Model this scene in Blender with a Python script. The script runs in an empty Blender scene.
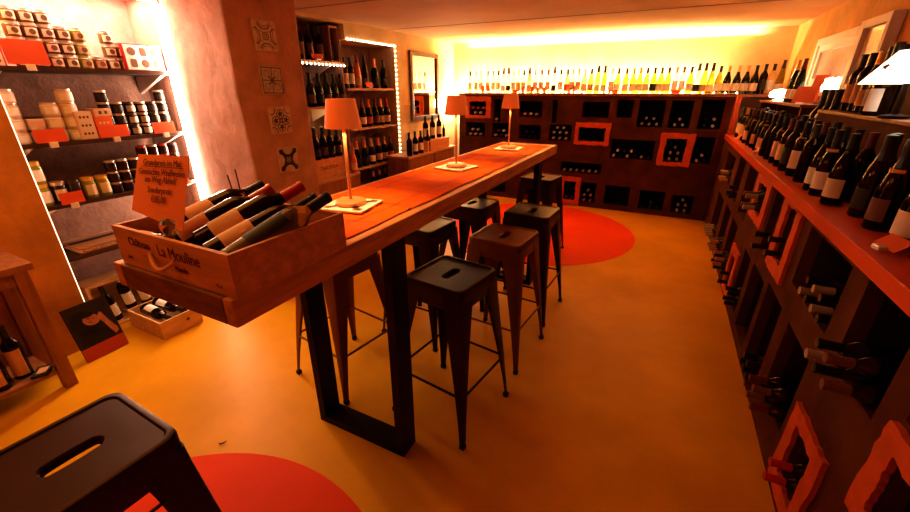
import bpy, bmesh, math, random
from mathutils import Vector, Matrix
random.seed(7)
SC = bpy.context.scene
COL = SC.collection
PI = math.pi
R = math.radians

# ------------------------------------------------------------------ camera
F_PX, PITCH, YAW, CAM_H = 397.6, R(22.75), R(26.8), 1.52
_cp, _sp, _cy, _sy = math.cos(PITCH), math.sin(PITCH), math.cos(YAW), math.sin(YAW)
FWD = Vector((-_sy*_cp, _cy*_cp, -_sp)); RGT = Vector((_cy, _sy, 0)); UPV = RGT.cross(FWD)
def ray(px, py): return FWD + RGT*((px-455)/F_PX) - UPV*((py-256)/F_PX)
def onx(px, py, x):
    d = ray(px, py); t = x/d.x; return Vector((x, d.y*t, CAM_H+d.z*t))
def ony(px, py, y):
    d = ray(px, py); t = y/d.y; return Vector((d.x*t, y, CAM_H+d.z*t))
def onz(px, py, z):
    d = ray(px, py); t = (z-CAM_H)/d.z; return Vector((d.x*t, d.y*t, z))
cam = bpy.data.cameras.new('camera'); camo = bpy.data.objects.new('camera', cam); COL.objects.link(camo)
cam.sensor_width = 36; cam.lens = 36*F_PX/910; cam.clip_start = 0.02
camo.location = (0, 0, CAM_H); camo.rotation_euler = (PI/2-PITCH, 0, YAW)
SC.camera = camo

# ------------------------------------------------------------------ materials
MATS = {}
def mat(name, col, rough=0.5, metal=0.0, noise=0.0, scale=8.0, bump=0.0, emit=None, estr=0.0, trans=0.0, stretch=None, spec=None, col2=None, coat=0.0, ior=None):
    if name in MATS: return MATS[name]
    m = bpy.data.materials.new(name); m.use_nodes = True
    nt = m.node_tree; b = nt.nodes['Principled BSDF']
    b.inputs['Base Color'].default_value = (*col, 1); b.inputs['Roughness'].default_value = rough
    b.inputs['Metallic'].default_value = metal
    if trans: b.inputs['Transmission Weight'].default_value = trans
    if spec is not None: b.inputs['Specular IOR Level'].default_value = spec
    if coat: b.inputs['Coat Weight'].default_value = coat
    if ior: b.inputs['IOR'].default_value = ior
    if emit: b.inputs['Emission Color'].default_value = (*emit, 1); b.inputs['Emission Strength'].default_value = estr
    if noise or bump:
        tc = nt.nodes.new('ShaderNodeTexCoord'); mp = nt.nodes.new('ShaderNodeMapping')
        nt.links.new(tc.outputs['Object'], mp.inputs[0])
        if stretch: mp.inputs['Scale'].default_value = stretch
        n = nt.nodes.new('ShaderNodeTexNoise'); n.inputs['Scale'].default_value = scale
        n.inputs['Detail'].default_value = 6; n.inputs['Roughness'].default_value = .6
        nt.links.new(mp.outputs[0], n.inputs['Vector'])
        if noise:
            r = nt.nodes.new('ShaderNodeValToRGB')
            c2 = col2 or tuple(c*(1-noise) for c in col)
            r.color_ramp.elements[0].color = (*c2, 1); r.color_ramp.elements[1].color = (*[min(1, c*(1+noise*.4)) for c in col], 1)
            r.color_ramp.elements[0].position = .32; r.color_ramp.elements[1].position = .68
            nt.links.new(n.outputs['Fac'], r.inputs[0]); nt.links.new(r.outputs[0], b.inputs['Base Color'])
        if bump:
            bp = nt.nodes.new('ShaderNodeBump'); bp.inputs['Strength'].default_value = bump; bp.inputs['Distance'].default_value = .03
            nt.links.new(n.outputs['Fac'], bp.inputs['Height']); nt.links.new(bp.outputs[0], b.inputs['Normal'])
    MATS[name] = m; return m

M_FLOOR = mat('ochre_floor', (.70, .34, .012), .40, noise=.22, scale=1.3, spec=.22)
M_CEIL = mat('ceiling_board', (.66, .35, .14), .8, noise=.2, scale=1.1, bump=.12)
M_WALL = mat('yellow_plaster', (.72, .52, .27), .85, noise=.2, scale=3, bump=.35)
M_WALLO = mat('orange_plaster', (.72, .33, .06), .8, noise=.35, scale=3, bump=.4)
M_PLAST = mat('pink_plaster', (.50, .25, .18), .85, noise=.22, scale=7, bump=.7)
M_NICHE = mat('niche_plaster', (.40, .22, .17), .85, noise=.3, scale=9, bump=.8)
M_RED = mat('red_floor_paint', (.72, .06, .003), .6, noise=.1, scale=2, spec=.12)
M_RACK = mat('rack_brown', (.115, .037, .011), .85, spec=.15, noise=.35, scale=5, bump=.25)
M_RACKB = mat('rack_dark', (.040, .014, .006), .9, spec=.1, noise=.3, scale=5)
M_ORANGE = mat('orange_wood', (.62, .10, .012), .6, noise=.22, scale=14, bump=.2)
M_WOOD = mat('table_pine', (.66, .29, .11), .45, noise=.4, scale=5, stretch=(7, .7, 7), bump=.08)
M_WOODX = mat('crate_pine', (.68, .32, .16), .6, noise=.25, scale=5, stretch=(1, 6, 8), bump=.08)
M_WOODL = mat('pale_pine', (.70, .42, .20), .6, noise=.25, scale=5, stretch=(8, 1, 8), bump=.05)
M_WOODB = mat('brown_wood', (.32, .12, .035), .5, noise=.35, scale=5, stretch=(6, 6, .8), bump=.08)
M_RUN = mat('orange_runner', (.80, .125, .003), .8, noise=.22, scale=6, bump=.2, spec=.15)
M_COUNT = mat('red_counter', (.66, .085, .010), .5, noise=.25, scale=4, stretch=(3, .6, 3))
M_BLACKM = mat('black_metal', (.008, .004, .003), .5, spec=.2, noise=.2, scale=9)
M_STBLK = mat('black_enamel', (.030, .0095, .004), .36, spec=.26)
M_STBRN = mat('brown_enamel', (.19, .080, .030), .42, metal=.3, noise=.2, scale=9)
M_RUB = mat('rubber', (.01, .01, .01), .8)
M_LAMP = mat('lamp_orange', (.80, .16, .02), .6, noise=.05, scale=30, emit=(1, .20, .03), estr=.22, spec=.2)
M_LAMPP = mat('lamp_metal', (.62, .25, .10), .4, metal=.3)
M_TILE = mat('white_tile', (.80, .74, .66), .25, noise=.08, scale=12)
M_TILEP = mat('tile_on_pillar', (.56, .36, .26), .45, noise=.2, scale=12)
M_TILEG = mat('grey_tile_on_pillar', (.42, .28, .20), .45, noise=.2, scale=12)
M_INK = mat('tile_ink', (.05, .032, .028), .5)
M_INKB = mat('tile_ink_brown', (.20, .08, .05), .5)
M_TXT = mat('print_ink', (.14, .03, .008), .8)
M_CARD = mat('orange_card', (.75, .10, .012), .6, noise=.05, scale=5)
M_SIGN = mat('salmon_card', (.80, .22, .08), .7, noise=.06, scale=5)
M_CLIP = mat('clear_clip', (.9, .8, .7), .15, spec=.8)
M_LED = mat('led_white', (1, .9, .8), .5, emit=(1, .74, .56), estr=34)
M_LEDW = mat('led_beads', (1, .9, .8), .5, emit=(1, .76, .52), estr=13)
M_LEDY = mat('led_warm', (1, .8, .5), .5, emit=(1, .72, .38), estr=40)
M_BULB = mat('bulb_glow', (1, .9, .7), .5, emit=(1, .72, .40), estr=14)
M_GLOWW = mat('white_glow_shade', (1, .95, .88), .5, emit=(1, .84, .66), estr=2.2)
M_WHITE = mat('white_paint', (.90, .80, .74), .5, noise=.06, scale=6)
M_SHELF = mat('black_shelf', (.035, .018, .012), .5)
M_SHELFE = mat('shelf_edge_metal', (.10, .05, .035), .35, metal=.4)
M_WEDGE = mat('white_wedge', (.85, .75, .68), .4)
M_SHELFW = mat('pine_shelf', (.55, .28, .13), .55, noise=.25, scale=5, stretch=(8, 1, 8))
M_FRAME = mat('mirror_wood', (.13, .05, .025), .45, noise=.3, scale=8)
M_MIRROR = mat('mirror_silver', (.92, .90, .86), .03, metal=1)
M_PANE = mat('window_glass', (.80, .62, .54), .08, spec=.9, noise=.35, scale=6)
G_BLK = mat('glass_black', (.006, .004, .003), .08, spec=.32)
G_GRN = mat('glass_darkgreen', (.010, .013, .005), .08, spec=.4)
G_OLV = mat('glass_olive', (.42, .34, .03), .10, trans=.75, ior=1.2)
G_YEL = mat('glass_yellow', (.85, .66, .06), .10, trans=.8, ior=1.2)
G_LGR = mat('glass_green', (.30, .62, .06), .10, trans=.8, ior=1.2)
G_CLR = mat('glass_clear', (.95, .88, .72), .08, trans=.92, ior=1.15)
G_PNK = mat('glass_rose', (.92, .30, .22), .12, trans=.7, ior=1.15)
G_ROSE = mat('glass_rose_solid', (.75, .16, .08), .12, spec=.6)
G_WHT = mat('glass_whitewine', (.80, .62, .42), .06, trans=.85, ior=1.3)
C_BLK = mat('cap_black', (.010, .008, .008), .35)
C_RED = mat('cap_red', (.50, .02, .02), .35)
C_GLD = mat('cap_gold', (.70, .38, .10), .35, metal=.6)
C_SLV = mat('cap_silver', (.80, .70, .62), .35, metal=.4)
C_PNK = mat('cap_pink', (.80, .34, .26), .4, metal=.2)
C_ORG = mat('cap_orange', (.80, .17, .02), .4)
C_WHT = mat('cap_cream', (.85, .72, .58), .45)
C_DRD = mat('cap_wine', (.16, .02, .02), .35)
L_CRM = mat('label_cream', (.78, .62, .44), .7)
L_BEI = mat('label_beige', (.82, .52, .35), .7, noise=.06, scale=20)
C_DUL = mat('cap_dull', (.42, .33, .27), .4)
C_DIM = mat('cap_dim', (.20, .08, .035), .45)
L_TAN = mat('label_tan', (.66, .34, .16), .7, noise=.08, scale=20)
L_WHT = mat('label_white', (.86, .80, .74), .7)
L_PNK = mat('label_pink', (.78, .50, .40), .7)
L_ORG = mat('label_orange', (.78, .18, .03), .7)
L_BLK = mat('label_black', (.02, .015, .012), .6)
L_BRN = mat('label_brown', (.16, .06, .03), .6)
L_GRY = mat('label_grey', (.42, .36, .32), .6)

for _m in (M_STBLK, M_STBRN, M_RUN, M_FLOOR, M_RACK, M_COUNT, M_BLACKM, M_WOOD, M_WOODX, G_BLK):
    _m.node_tree.nodes['Principled BSDF'].inputs['Specular Tint'].default_value = (1, .48, .22, 1)
# ------------------------------------------------------------------ mesh builder
class MB:
    def __init__(s): s.v = []; s.f = []
    def add(s, vs, fs):
        o = len(s.v); s.v += [tuple(p) for p in vs]; s.f += [tuple(i+o for i in f) for f in fs]; return s
    def box(s, x0, x1, y0, y1, z0, z1, M=None):
        vs = [Vector((x, y, z)) for z in (z0, z1) for y in (y0, y1) for x in (x0, x1)]
        if M: vs = [M @ p for p in vs]
        return s.add(vs, [(0, 2, 3, 1), (4, 5, 7, 6), (0, 1, 5, 4), (2, 6, 7, 3), (0, 4, 6, 2), (1, 3, 7, 5)])
    def lathe(s, prof, n=16, M=None, close=False):
        vs = []; fs = []
        for r, z in prof:
            for k in range(n):
                a = 2*PI*k/n; p = Vector((r*math.cos(a), r*math.sin(a), z)); vs.append(M @ p if M else p)
        L = len(prof)
        for i in range(L-1 if not close else L):
            j = (i+1) % L
            for k in range(n): fs.append((i*n+k, i*n+(k+1) % n, j*n+(k+1) % n, j*n+k))
        return s.add(vs, fs)
    def tube(s, pts, r, n=8, closed=False):
        pts = [Vector(p) for p in pts]; vs = []; fs = []; L = len(pts)
        for i, p in enumerate(pts):
            a = pts[i-1] if (i or closed) else p; b = pts[(i+1) % L] if (i < L-1 or closed) else p
            t = (b-a).normalized(); u = t.cross(Vector((0, 0, 1)))
            if u.length < 1e-3: u = Vector((1, 0, 0))
            u.normalize(); w = t.cross(u); rr = r[i] if isinstance(r, (list, tuple)) else r
            for k in range(n):
                q = 2*PI*k/n; vs.append(p+(u*math.cos(q)+w*math.sin(q))*rr)
        for i in range(L if closed else L-1):
            j = (i+1) % L
            for k in range(n): fs.append((i*n+k, i*n+(k+1) % n, j*n+(k+1) % n, j*n+k))
        if not closed: fs += [tuple(range(n))[::-1], tuple((L-1)*n+k for k in range(n))]
        return s.add(vs, fs)
    def prism(s, poly, z0, z1, M=None):
        n = len(poly); vs = [Vector((x, y, z0)) for x, y in poly]+[Vector((x, y, z1)) for x, y in poly]
        if M: vs = [M @ p for p in vs]
        return s.add(vs, [tuple(range(n))[::-1], tuple(range(n, 2*n))]+[(i, (i+1) % n, n+(i+1) % n, n+i) for i in range(n)])
    def ball(s, c, r, n=10, sz=1.0):
        prof = [(max(1e-4, r*math.sin(PI*i/6)), -r*sz*math.cos(PI*i/6)) for i in range(7)]
        return s.lathe(prof, n, Matrix.Translation(c))
    def ribbon(s, pts, w, closed=False, z=0.0):
        pts = [Vector((p[0], p[1], z)) for p in pts]; L = len(pts); vs = []; fs = []
        for i, p in enumerate(pts):
            a = pts[i-1] if (i or closed) else p; b = pts[(i+1) % L] if (i < L-1 or closed) else p
            t = (b-a).normalized(); u = Vector((-t.y, t.x, 0))*w*.5; vs += [p-u, p+u]
        for i in range(L if closed else L-1):
            j = (i+1) % L; fs.append((2*i, 2*j, 2*j+1, 2*i+1))
        return s.add(vs, fs)
    def mesh(s, name, m, smooth=False, bevel=0.0, M=None):
        me = bpy.data.meshes.new(name); vs = s.v
        if M: vs = [M @ Vector(p) for p in vs]
        me.from_pydata(vs, [], s.f); me.materials.append(m)
        bm = bmesh.new(); bm.from_mesh(me)
        bmesh.ops.recalc_face_normals(bm, faces=bm.faces)
        if bevel:
            es = [e for e in bm.edges if len(e.link_faces) == 2 and e.calc_face_angle(0) > .6]
            if es: bmesh.ops.bevel(bm, geom=es, offset=bevel, segments=2, affect='EDGES', profile=.6)
        bm.to_mesh(me); bm.free()
        if smooth:
            me.shade_smooth()
            try: me.set_sharp_from_angle(angle=R(38))
            except Exception: pass
        return me

def link(name, me, parent=None, loc=None, rot=None):
    o = bpy.data.objects.new(name, me); COL.objects.link(o)
    if parent: o.parent = parent
    if loc is not None: o.location = loc
    if rot is not None: o.rotation_euler = rot
    return o
def obj(name, mb, m, parent=None, smooth=False, bevel=0.0, M=None, loc=None, rot=None):
    return link(name, mb.mesh(name, m, smooth, bevel, M), parent, loc, rot)
def tag(o, label, cat, group=None):
    o['label'] = label; o['category'] = cat
    if group: o['group'] = group
    return o
def struct(name, mb, m, **k):
    o = obj(name, mb, m, **k); o['kind'] = 'structure'; return o
def thing(name, label, cat, loc=(0, 0, 0), rot=(0, 0, 0), group=None):
    o = bpy.data.objects.new(name, None); o.empty_display_size = .05; COL.objects.link(o)
    o.location = loc; o.rotation_euler = rot; return tag(o, label, cat, group)
def copy_tree(o, parent=None):
    c = o.copy(); COL.objects.link(c)
    if parent: c.parent = parent
    for ch in list(o.children): copy_tree(ch, c)
    return c
ORD = 'zeroth first second third fourth fifth sixth seventh eighth ninth tenth eleventh twelfth thirteenth fourteenth fifteenth sixteenth seventeenth eighteenth nineteenth twentieth'.split()
def nth(i):
    if i <= 20: return ORD[i]
    t = {2: 'twenty', 3: 'thirty', 4: 'forty', 5: 'fifty'}[i//10]
    return t+'-'+ORD[i % 10] if i % 10 else t[:-1]+'ieth'
def text_obj(name, body, size, m, parent, M, align='CENTER', extrude=.0004, shear=0.0, sx=1.0):
    cu = bpy.data.curves.new(name, 'FONT'); cu.body = body; cu.size = size; cu.align_x = align; cu.align_y = 'CENTER'
    cu.extrude = extrude; cu.shear = shear; cu.resolution_u = 3
    t = bpy.data.objects.new(name+'_source', cu); COL.objects.link(t)
    dg = bpy.context.evaluated_depsgraph_get(); me = bpy.data.meshes.new_from_object(t.evaluated_get(dg))
    bpy.data.objects.remove(t); bpy.data.curves.remove(cu)
    me.transform(M @ Matrix.Diagonal((sx, 1, 1, 1))); me.materials.clear(); me.materials.append(m); me.name = name
    return link(name, me, parent)
def frame_mat(o, ex, ey):
    """matrix whose local X/Y run along ex/ey and whose origin is o"""
    ex = Vector(ex).normalized(); ey = Vector(ey).normalized(); ez = ex.cross(ey).normalized(); ey = ez.cross(ex)
    return Matrix(((ex.x, ey.x, ez.x, o[0]), (ex.y, ey.y, ez.y, o[1]), (ex.z, ey.z, ez.z, o[2]), (0, 0, 0, 1)))

# ------------------------------------------------------------------ room shell
XL, XR, YB, YF, ZC = -3.05, 1.09, 6.0, -1.6, 2.15
XN = -3.42                                     # back of the two recesses
NY0, NY1, NZ1 = .90, 1.80, 2.07                # recess with jars
WY0, WY1, WYM = 2.72, 4.42, 3.56               # recess with wine
struct('floor', MB().box(-3.9, XR+.15, YF-.1, YB+.1, -.06, 0), M_FLOOR)
struct('ceiling', MB().box(-3.9, XR+.15, YF-.1, YB+.1, ZC, ZC+.08), M_CEIL)
struct('wall_back', MB().box(-3.9, XR+.15, YB, YB+.1, 0, ZC), M_WALL)
struct('wall_rear', MB().box(-3.9, XR+.15, YF-.1, YF, 0, ZC), M_WALLO)
# right wall with an opening for the window
WIN = (3.95, 4.95, 1.50, 1.92)
w = MB()
w.box(XR, XR+.15, YF, WIN[0], 0, ZC); w.box(XR, XR+.15, WIN[1], YB, 0, ZC)
w.box(XR, XR+.15, WIN[0], WIN[1], 0, WIN[2]); w.box(XR, XR+.15, WIN[0], WIN[1], WIN[3], ZC)
struct('wall_right', w, mat('apricot_plaster', (.72, .40, .12), .8, noise=.3, scale=2.5, bump=.35))
w = MB(); w.box(XN-.1, XL, YF, NY0, 0, ZC)
struct('wall_left', w, M_WALLO)
w = MB()
w.box(XN, XL, NY0, NY1, NZ1, ZC); w.box(XN, XL, NY1, WY0, 0, ZC)
struct('wall_left_middle', w, M_PLAST)
w = MB()
w.box(XN, XL, WY0, WYM, 2.125, ZC); w.box(XN, XL, WYM, WY1, 1.985, ZC); w.box(XN-.1, XL, WY1, YB, 0, ZC)
w.box(XN, XL, WY0, WY1, 0, .28)
struct('wall_left_far', w, M_WALL)
w = MB().box(XN-.1, XN, NY0, WY1, 0, ZC)
struct('wall_left_recess', w, M_NICHE)
# pillar beside the jar recess, slightly tapered like old masonry
p = MB()
def ring(z, dx): return [(XL, 1.805, z), (-2.44+dx, 1.805+dx, z), (-2.43+dx, 2.36, z), (XL, 2.37, z)]
zs = [0, .5, 1.0, 1.5, ZC]; dxs = [.015, -.004, .008, -.006, .004]
vs = [q for z, d in zip(zs, dxs) for q in ring(z, d)]
fs = [(4*i+k, 4*i+(k+1) % 4, 4*i+4+(k+1) % 4, 4*i+4+k) for i in range(4) for k in range(4)]+[(0, 3, 2, 1), (16, 17, 18, 19)]
p.add(vs, fs); struct('pillar', p, M_PLAST, bevel=.018)
# thin joints between the ceiling boards
for i, yy in enumerate((1.5, 2.9, 4.3)):
    struct('trim_%d' % (i+1), MB().box(XL, XR, yy-.006, yy+.006, ZC-.003, ZC+.002), mat('joint', (.30, .15, .07), .9))

# painted red discs on the floor (paint, so part of the setting)
def disc(name, cx, cy, r):
    poly = [(cx+r*math.cos(2*PI*k/96), cy+r*math.sin(2*PI*k/96)) for k in range(96)]
    o = struct(name, MB().prism(poly, 0, .0025), M_RED); return o
disc('floor_disc', -1.17, 4.43, 1.09); disc('floor_disc', -1.09, -.03, .85)

# window in the right wall
def win():
    y0, y1, z0, z1 = WIN
    f = MB(); t = .055
    f.box(XR-.03, XR+.06, y0, y0+t, z0, z1); f.box(XR-.03, XR+.06, y1-t, y1, z0, z1)
    f.box(XR-.03, XR+.06, y0+t, y1-t, z0, z0+t); f.box(XR-.03, XR+.06, y0+t, y1-t, z1-t, z1)
    o = struct('window_1', f, M_WHITE, bevel=.004)
    s = MB(); a, b, c, d = y0+t, y1-t, z0+t, z1-t; u = .05
    s.box(XR-.015, XR+.035, a, a+u, c, d); s.box(XR-.015, XR+.035, b-u, b, c, d); s.box(XR-.015, XR+.035, a+u, b-u, c, c+u); s.box(XR-.015, XR+.035, a+u, b-u, d-u, d)
    obj('window_sash', s, M_WHITE, o, bevel=.004)
    obj('window_pane', MB().box(XR+.008, XR+.014, a+u, b-u, c+u, d-u), M_PANE, o)
    obj('window_sill', MB().box(XR-.07, XR+.06, y0-.03, y1+.03, z0-.03, z0), M_WHITE, o, bevel=.005)
win()
# casement standing open further along the wall
f = MB(); y0, y1, z0, z1 = 3.42, 3.88, 1.50, 1.93
f.box(XR-.06, XR-.002, y1-.07, y1, z0, z1); f.box(XR-.06, XR-.002, y0, y1-.07, z1-.05, z1); f.box(XR-.06, XR-.002, y0, y1-.07, z0, z0+.05); f.box(XR-.06, XR-.002, y0, y0+.05, z0+.05, z1-.05)
o = struct('window_2', f, M_WHITE, bevel=.004)
obj('window_pane', MB().box(XR-.035, XR-.029, y0+.05, y1-.07, z0+.05, z1-.05), M_PANE, o)

# ------------------------------------------------------------------ bottles
PROF = {
 'bordeaux': [(.0005, .004), (.033, 0), (.0365, .004), (.0368, .18), (.0345, .197), (.026, .214), (.0175, .226), (.0145, .238), (.0138, .288), (.0155, .289), (.0155, .299), (.0005, .30)],
 'burgundy': [(.0005, .004), (.036, 0), (.0402, .005), (.0402, .135), (.0375, .16), (.030, .185), (.0215, .208), (.0165, .228), (.0145, .25), (.0138, .288), (.0155, .289), (.0155, .299), (.0005, .30)],
 'champagne': [(.0005, .004), (.039, 0), (.0435, .006), (.0435, .14), (.041, .165), (.033, .195), (.0235, .222), (.0175, .245), (.0155, .275), (.0175, .285), (.0178, .298), (.0165, .312), (.0005, .316)],
 'flute': [(.0005, .004), (.034, 0), (.0372, .005), (.0372, .13), (.034, .17), (.0265, .215), (.0195, .255), (.0150, .29), (.0140, .322), (.0155, .323), (.0155, .334), (.0005, .335)],
}
CAPS = {'bordeaux': [(.0153, .236), (.0150, .288), (.0166, .289), (.0166, .3005), (.0005, .3012)],
        'burgundy': [(.0162, .237), (.0153, .262), (.0150, .288), (.0166, .289), (.0166, .3005), (.0005, .3012)],
        'champagne': [(.0250, .220), (.0185, .245), (.0166, .275), (.0185, .285), (.0188, .298), (.0175, .313), (.0005, .3172)],
        'flute': [(.0205, .255), (.0160, .29), (.0150, .322), (.0166, .323), (.0166, .3355), (.0005, .3362)]}
LABZ = {'bordeaux': (.045, .145, .0368), 'burgundy': (.035, .115, .0402), 'champagne': (.035, .115, .0435), 'flute': (.03, .105, .0372)}
_mc = {}
def cached(key, fn):
    if key not in _mc: _mc[key] = fn()
    return _mc[key]
def patch(r, z0, z1, a0, a1, n=12):
    mb = MB(); vs = []; fs = []
    for i in range(n+1):
        a = a0+(a1-a0)*i/n; vs += [(r*math.cos(a), r*math.sin(a), z0), (r*math.cos(a), r*math.sin(a), z1)]
    for i in range(n): fs.append((2*i, 2*i+2, 2*i+3, 2*i+1))
    return mb.add(vs, fs)
def rot_to(d):
    return Vector(d).to_track_quat('Z', 'Y').to_euler()
def bottle(label, kind, glass, cap, lab, loc, face=0.0, rot=None, group=None, n=18, name='wine_bottle', labspan=2.0, labz=None, scale=1.0, neck=None):
    """upright bottle; face = heading of the label, in degrees"""
    me = cached(('b', kind, glass.name, n), lambda: MB().lathe(PROF[kind], n).mesh(name, glass, True))
    o = link(name, me, None, loc, rot if rot is not None else (0, 0, R(face)))
    if scale != 1.0: o.scale = (scale,)*3
    tag(o, label, 'bottle', group)
    if cap: link('capsule', cached(('c', kind, cap.name, n), lambda: MB().lathe(CAPS[kind], n).mesh('capsule', cap, True)), o)
    if lab:
        z0, z1, r = LABZ[kind]
        if labz: z0, z1 = labz
        link('paper_label', cached(('l', kind, lab.name, labspan, z0, z1), lambda: patch(r+.0006, z0, z1, -labspan/2, labspan/2).mesh('paper_label', lab, True)), o)
    if neck:
        link('neck_label', cached(('n', kind, neck.name), lambda: patch({'bordeaux': .0262, 'burgundy': .0268, 'champagne': .0300, 'flute': .0245}[kind], .205, .218, -1.3, 1.3).mesh('neck_label', neck, True)), o)
    return o
def lying(label, kind, glass, cap, base, direction, lab=None, roll=0.0, group=None, **k):
    q = Vector(direction).to_track_quat('Z', 'Y') @ Matrix.Rotation(roll, 3, 'Z').to_quaternion()
    return bottle(label, kind, glass, cap, lab, base, rot=q.to_euler(), group=group, **k)

# ------------------------------------------------------------------ bar table
TX0, TX1, TY0, TY1, TZ0, TZ1 = -1.285, -.792, .467, 3.50, 1.015, 1.085
t = thing('bar_table', 'long high pine bar table on black steel frames, orange runner on top', 'table', ((TX0+TX1)/2, (TY0+TY1)/2, 0))
tm = Matrix.Translation(-Vector(t.location))
obj('table_top', MB().box(TX0+.035, TX1-.035, TY0+.03, TY1-.03, TZ0+.005, TZ1-.001), M_WOOD, t, M=tm)
for x0, x1 in ((TX0, TX0+.034), (TX1-.034, TX1)):
    obj('side_rail', MB().box(x0, x1, TY0, TY1, TZ0, TZ1), M_WOOD, t, bevel=.004, M=tm)
for y0, y1 in ((TY0, TY0+.03), (TY1-.03, TY1)):
    obj('end_rail', MB().box(TX0+.035, TX1-.035, y0, y1, TZ0, TZ1), mat('end_grain', (.24, .075, .03), .55, noise=.4, scale=6, stretch=(2, 2, 8)), t, bevel=.004, M=tm)
for yy in (1.05, 2.95):
    lf = obj('leg_frame', MB().box(-1.25, -.80, yy, yy+.10, 0, .038), M_BLACKM, t, bevel=.002, M=tm)
    for x in (-1.28, -.825):
        obj('leg', MB().box(x, x+.038, yy, yy+.10, 0, TZ0), M_BLACKM, lf, bevel=.002, M=tm)
# runner: two long strips of cloth with wrinkles
def runner():
    mb = MB(); NX, NY = 24, 150; x0, x1, y0, y1 = -1.255, -.835, .86, 3.37
    def h(i, j):
        x = i/NX; y = j/NY*(y1-y0); z = .0035+.0012*math.sin(y*31+math.sin(x*5)*1.4)*(.5+.5*math.sin(y*7.3+x*3))
        if abs(i-NX/2) < .6: z -= .0024
        for c in (.36, .72, 1.12, 1.50, 1.86, 2.2): z += .0065*math.exp(-((y-c-.05*math.sin(x*4+c*9))/.008)**2)-.004*math.exp(-((y-c-.016-.05*math.sin(x*4+c*9))/.008)**2)
        return max(z, .0012)
    vs = [(x0+(x1-x0)*i/NX+.004*math.sin(j*.22)*(1 if i in (0, NX) else 0), y0+(y1-y0)*j/NY, TZ1+h(i, j)) for j in range(NY+1) for i in range(NX+1)]
    W = NX+1; fs = [(j*W+i, j*W+i+1, (j+1)*W+i+1, (j+1)*W+i) for j in range(NY) for i in range(NX)]
    mb.add(vs, fs)
    o = obj('table_runner', mb, M_RUN, smooth=True)
    sm = MB(); mx = (x0+x1)/2; zz = TZ1+.0062
    for px in (mx-.115, mx+.118): sm.ribbon([(px+.006*math.sin(k*.7+px*9), y0+.01+(y1-y0-.02)*k/40) for k in range(41)], .0045, z=zz)
    for k, yy in enumerate((1.05, 1.28, 1.52, 1.74, 1.97, 2.20, 2.45, 2.68, 2.90, 3.15)): sm.ribbon([(x0+.012+(x1-x0-.024)*q/12, yy+.012*math.sin(q*.6+k*2.1)) for q in range(13)], .005, z=zz)  # cross ribbons are painted crease shade; only the lengthwise ones are seams
    obj('seam_and_crease_shade', sm, mat('runner_seam_shade', (.34, .045, .003), .85), o)
    tag(o, 'creased orange cloth runner laid along the bar table', 'table runner')
    return o
runner()

# lamps and the tiles they stand on
def arc(cx, cy, r, a0, a1, n=12): return [(cx+r*math.cos(a0+(a1-a0)*i/n), cy+r*math.sin(a0+(a1-a0)*i/n)) for i in range(n+1)]
def azulejo(kind, s, w):
    """pattern ribbons on a tile of half-size s"""
    m = MB()
    if kind == 0:
        for k in range(4):
            a = k*PI/2; c, q = math.cos(a), math.sin(a)
            m.ribbon([(x*c-y*q, x*q+y*c) for x, y in arc(s*1.12, 0, s*.62, PI*.62, PI*1.38)], w)
            m.ribbon([(x*c-y*q, x*q+y*c) for x, y in arc(s*1.30, 0, s*.62, PI*.66, PI*1.34)], w*.6)
            b = a+PI/4; cc, qq = math.cos(b), math.sin(b)
            m.ribbon([(x*cc-y*qq, x*qq+y*cc) for x, y in ((s*.3, 0), (s*.75, .16*s), (s*1.22, 0), (s*.75, -.16*s))], w*.6, True)
        m.ribbon(arc(0, 0, s*.26, 0, 2*PI, 18), w*.9, True); m.ribbon(arc(0, 0, s*.12, 0, 2*PI, 12), w*.8, True)
    elif kind == 1:
        for c in (-.94, 0, .94):
            m.ribbon([(c*s, -s*.96), (c*s, s*.96)], w); m.ribbon([(-s*.96, c*s), (s*.96, c*s)], w)
        for k in range(4):
            a = k*PI/2+PI/4; m.ribbon([(s*.05*math.cos(a), s*.05*math.sin(a)), (s*.4*math.cos(a), s*.4*math.sin(a))], w*1.6)
            m.ribbon(arc(math.cos(a)*s*.66, math.sin(a)*s*.66, s*.25, 0, 2*PI, 14), w*.5, True)
    elif kind == 2:
        for k in range(4):
            a = k*PI/2; cx, cy = s*.52*math.cos(a), s*.52*math.sin(a)
            m.ribbon(arc(cx, cy, s*.36, 0, 2*PI, 18), w*.7, True)
            for j in range(5):
                b = j*2*PI/5+a; m.ribbon([(cx, cy), (cx+s*.24*math.cos(b), cy+s*.24*math.sin(b))], w*1.5)
            b = a+PI/4; m.ribbon(arc(s*1.0*math.cos(b)*1.2, s*1.0*math.sin(b)*1.2, s*.34, b+PI*.62, b+PI*1.38, 8), w*.8)
        m.ribbon(arc(0, 0, s*.13, 0, 2*PI, 12), w, True)
    else:
        for k in range(4):
            a = k*PI/2; c, q = math.cos(a), math.sin(a)
            m.ribbon([(x*c-y*q, x*q+y*c) for x, y in arc(s*1.02, 0, s*.66, PI*.55, PI*1.45)], w*1.5)
            b = a+PI/4; m.ribbon([(s*.35*math.cos(b), s*.35*math.sin(b)), (s*1.2*math.cos(b), s*1.2*math.sin(b))], w*1.1)
            m.ribbon(arc(s*1.12*math.cos(b), s*1.12*math.sin(b), s*.09, 0, 2*PI, 8), w, True)
        m.ribbon(arc(0, 0, s*.34, 0, 2*PI, 18), w*1.4, True)
        m.ribbon([(0, -s*.22), (s*.16, 0), (0, s*.22), (-s*.16, 0)], w, True)
    return m
lamp0 = None
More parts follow.
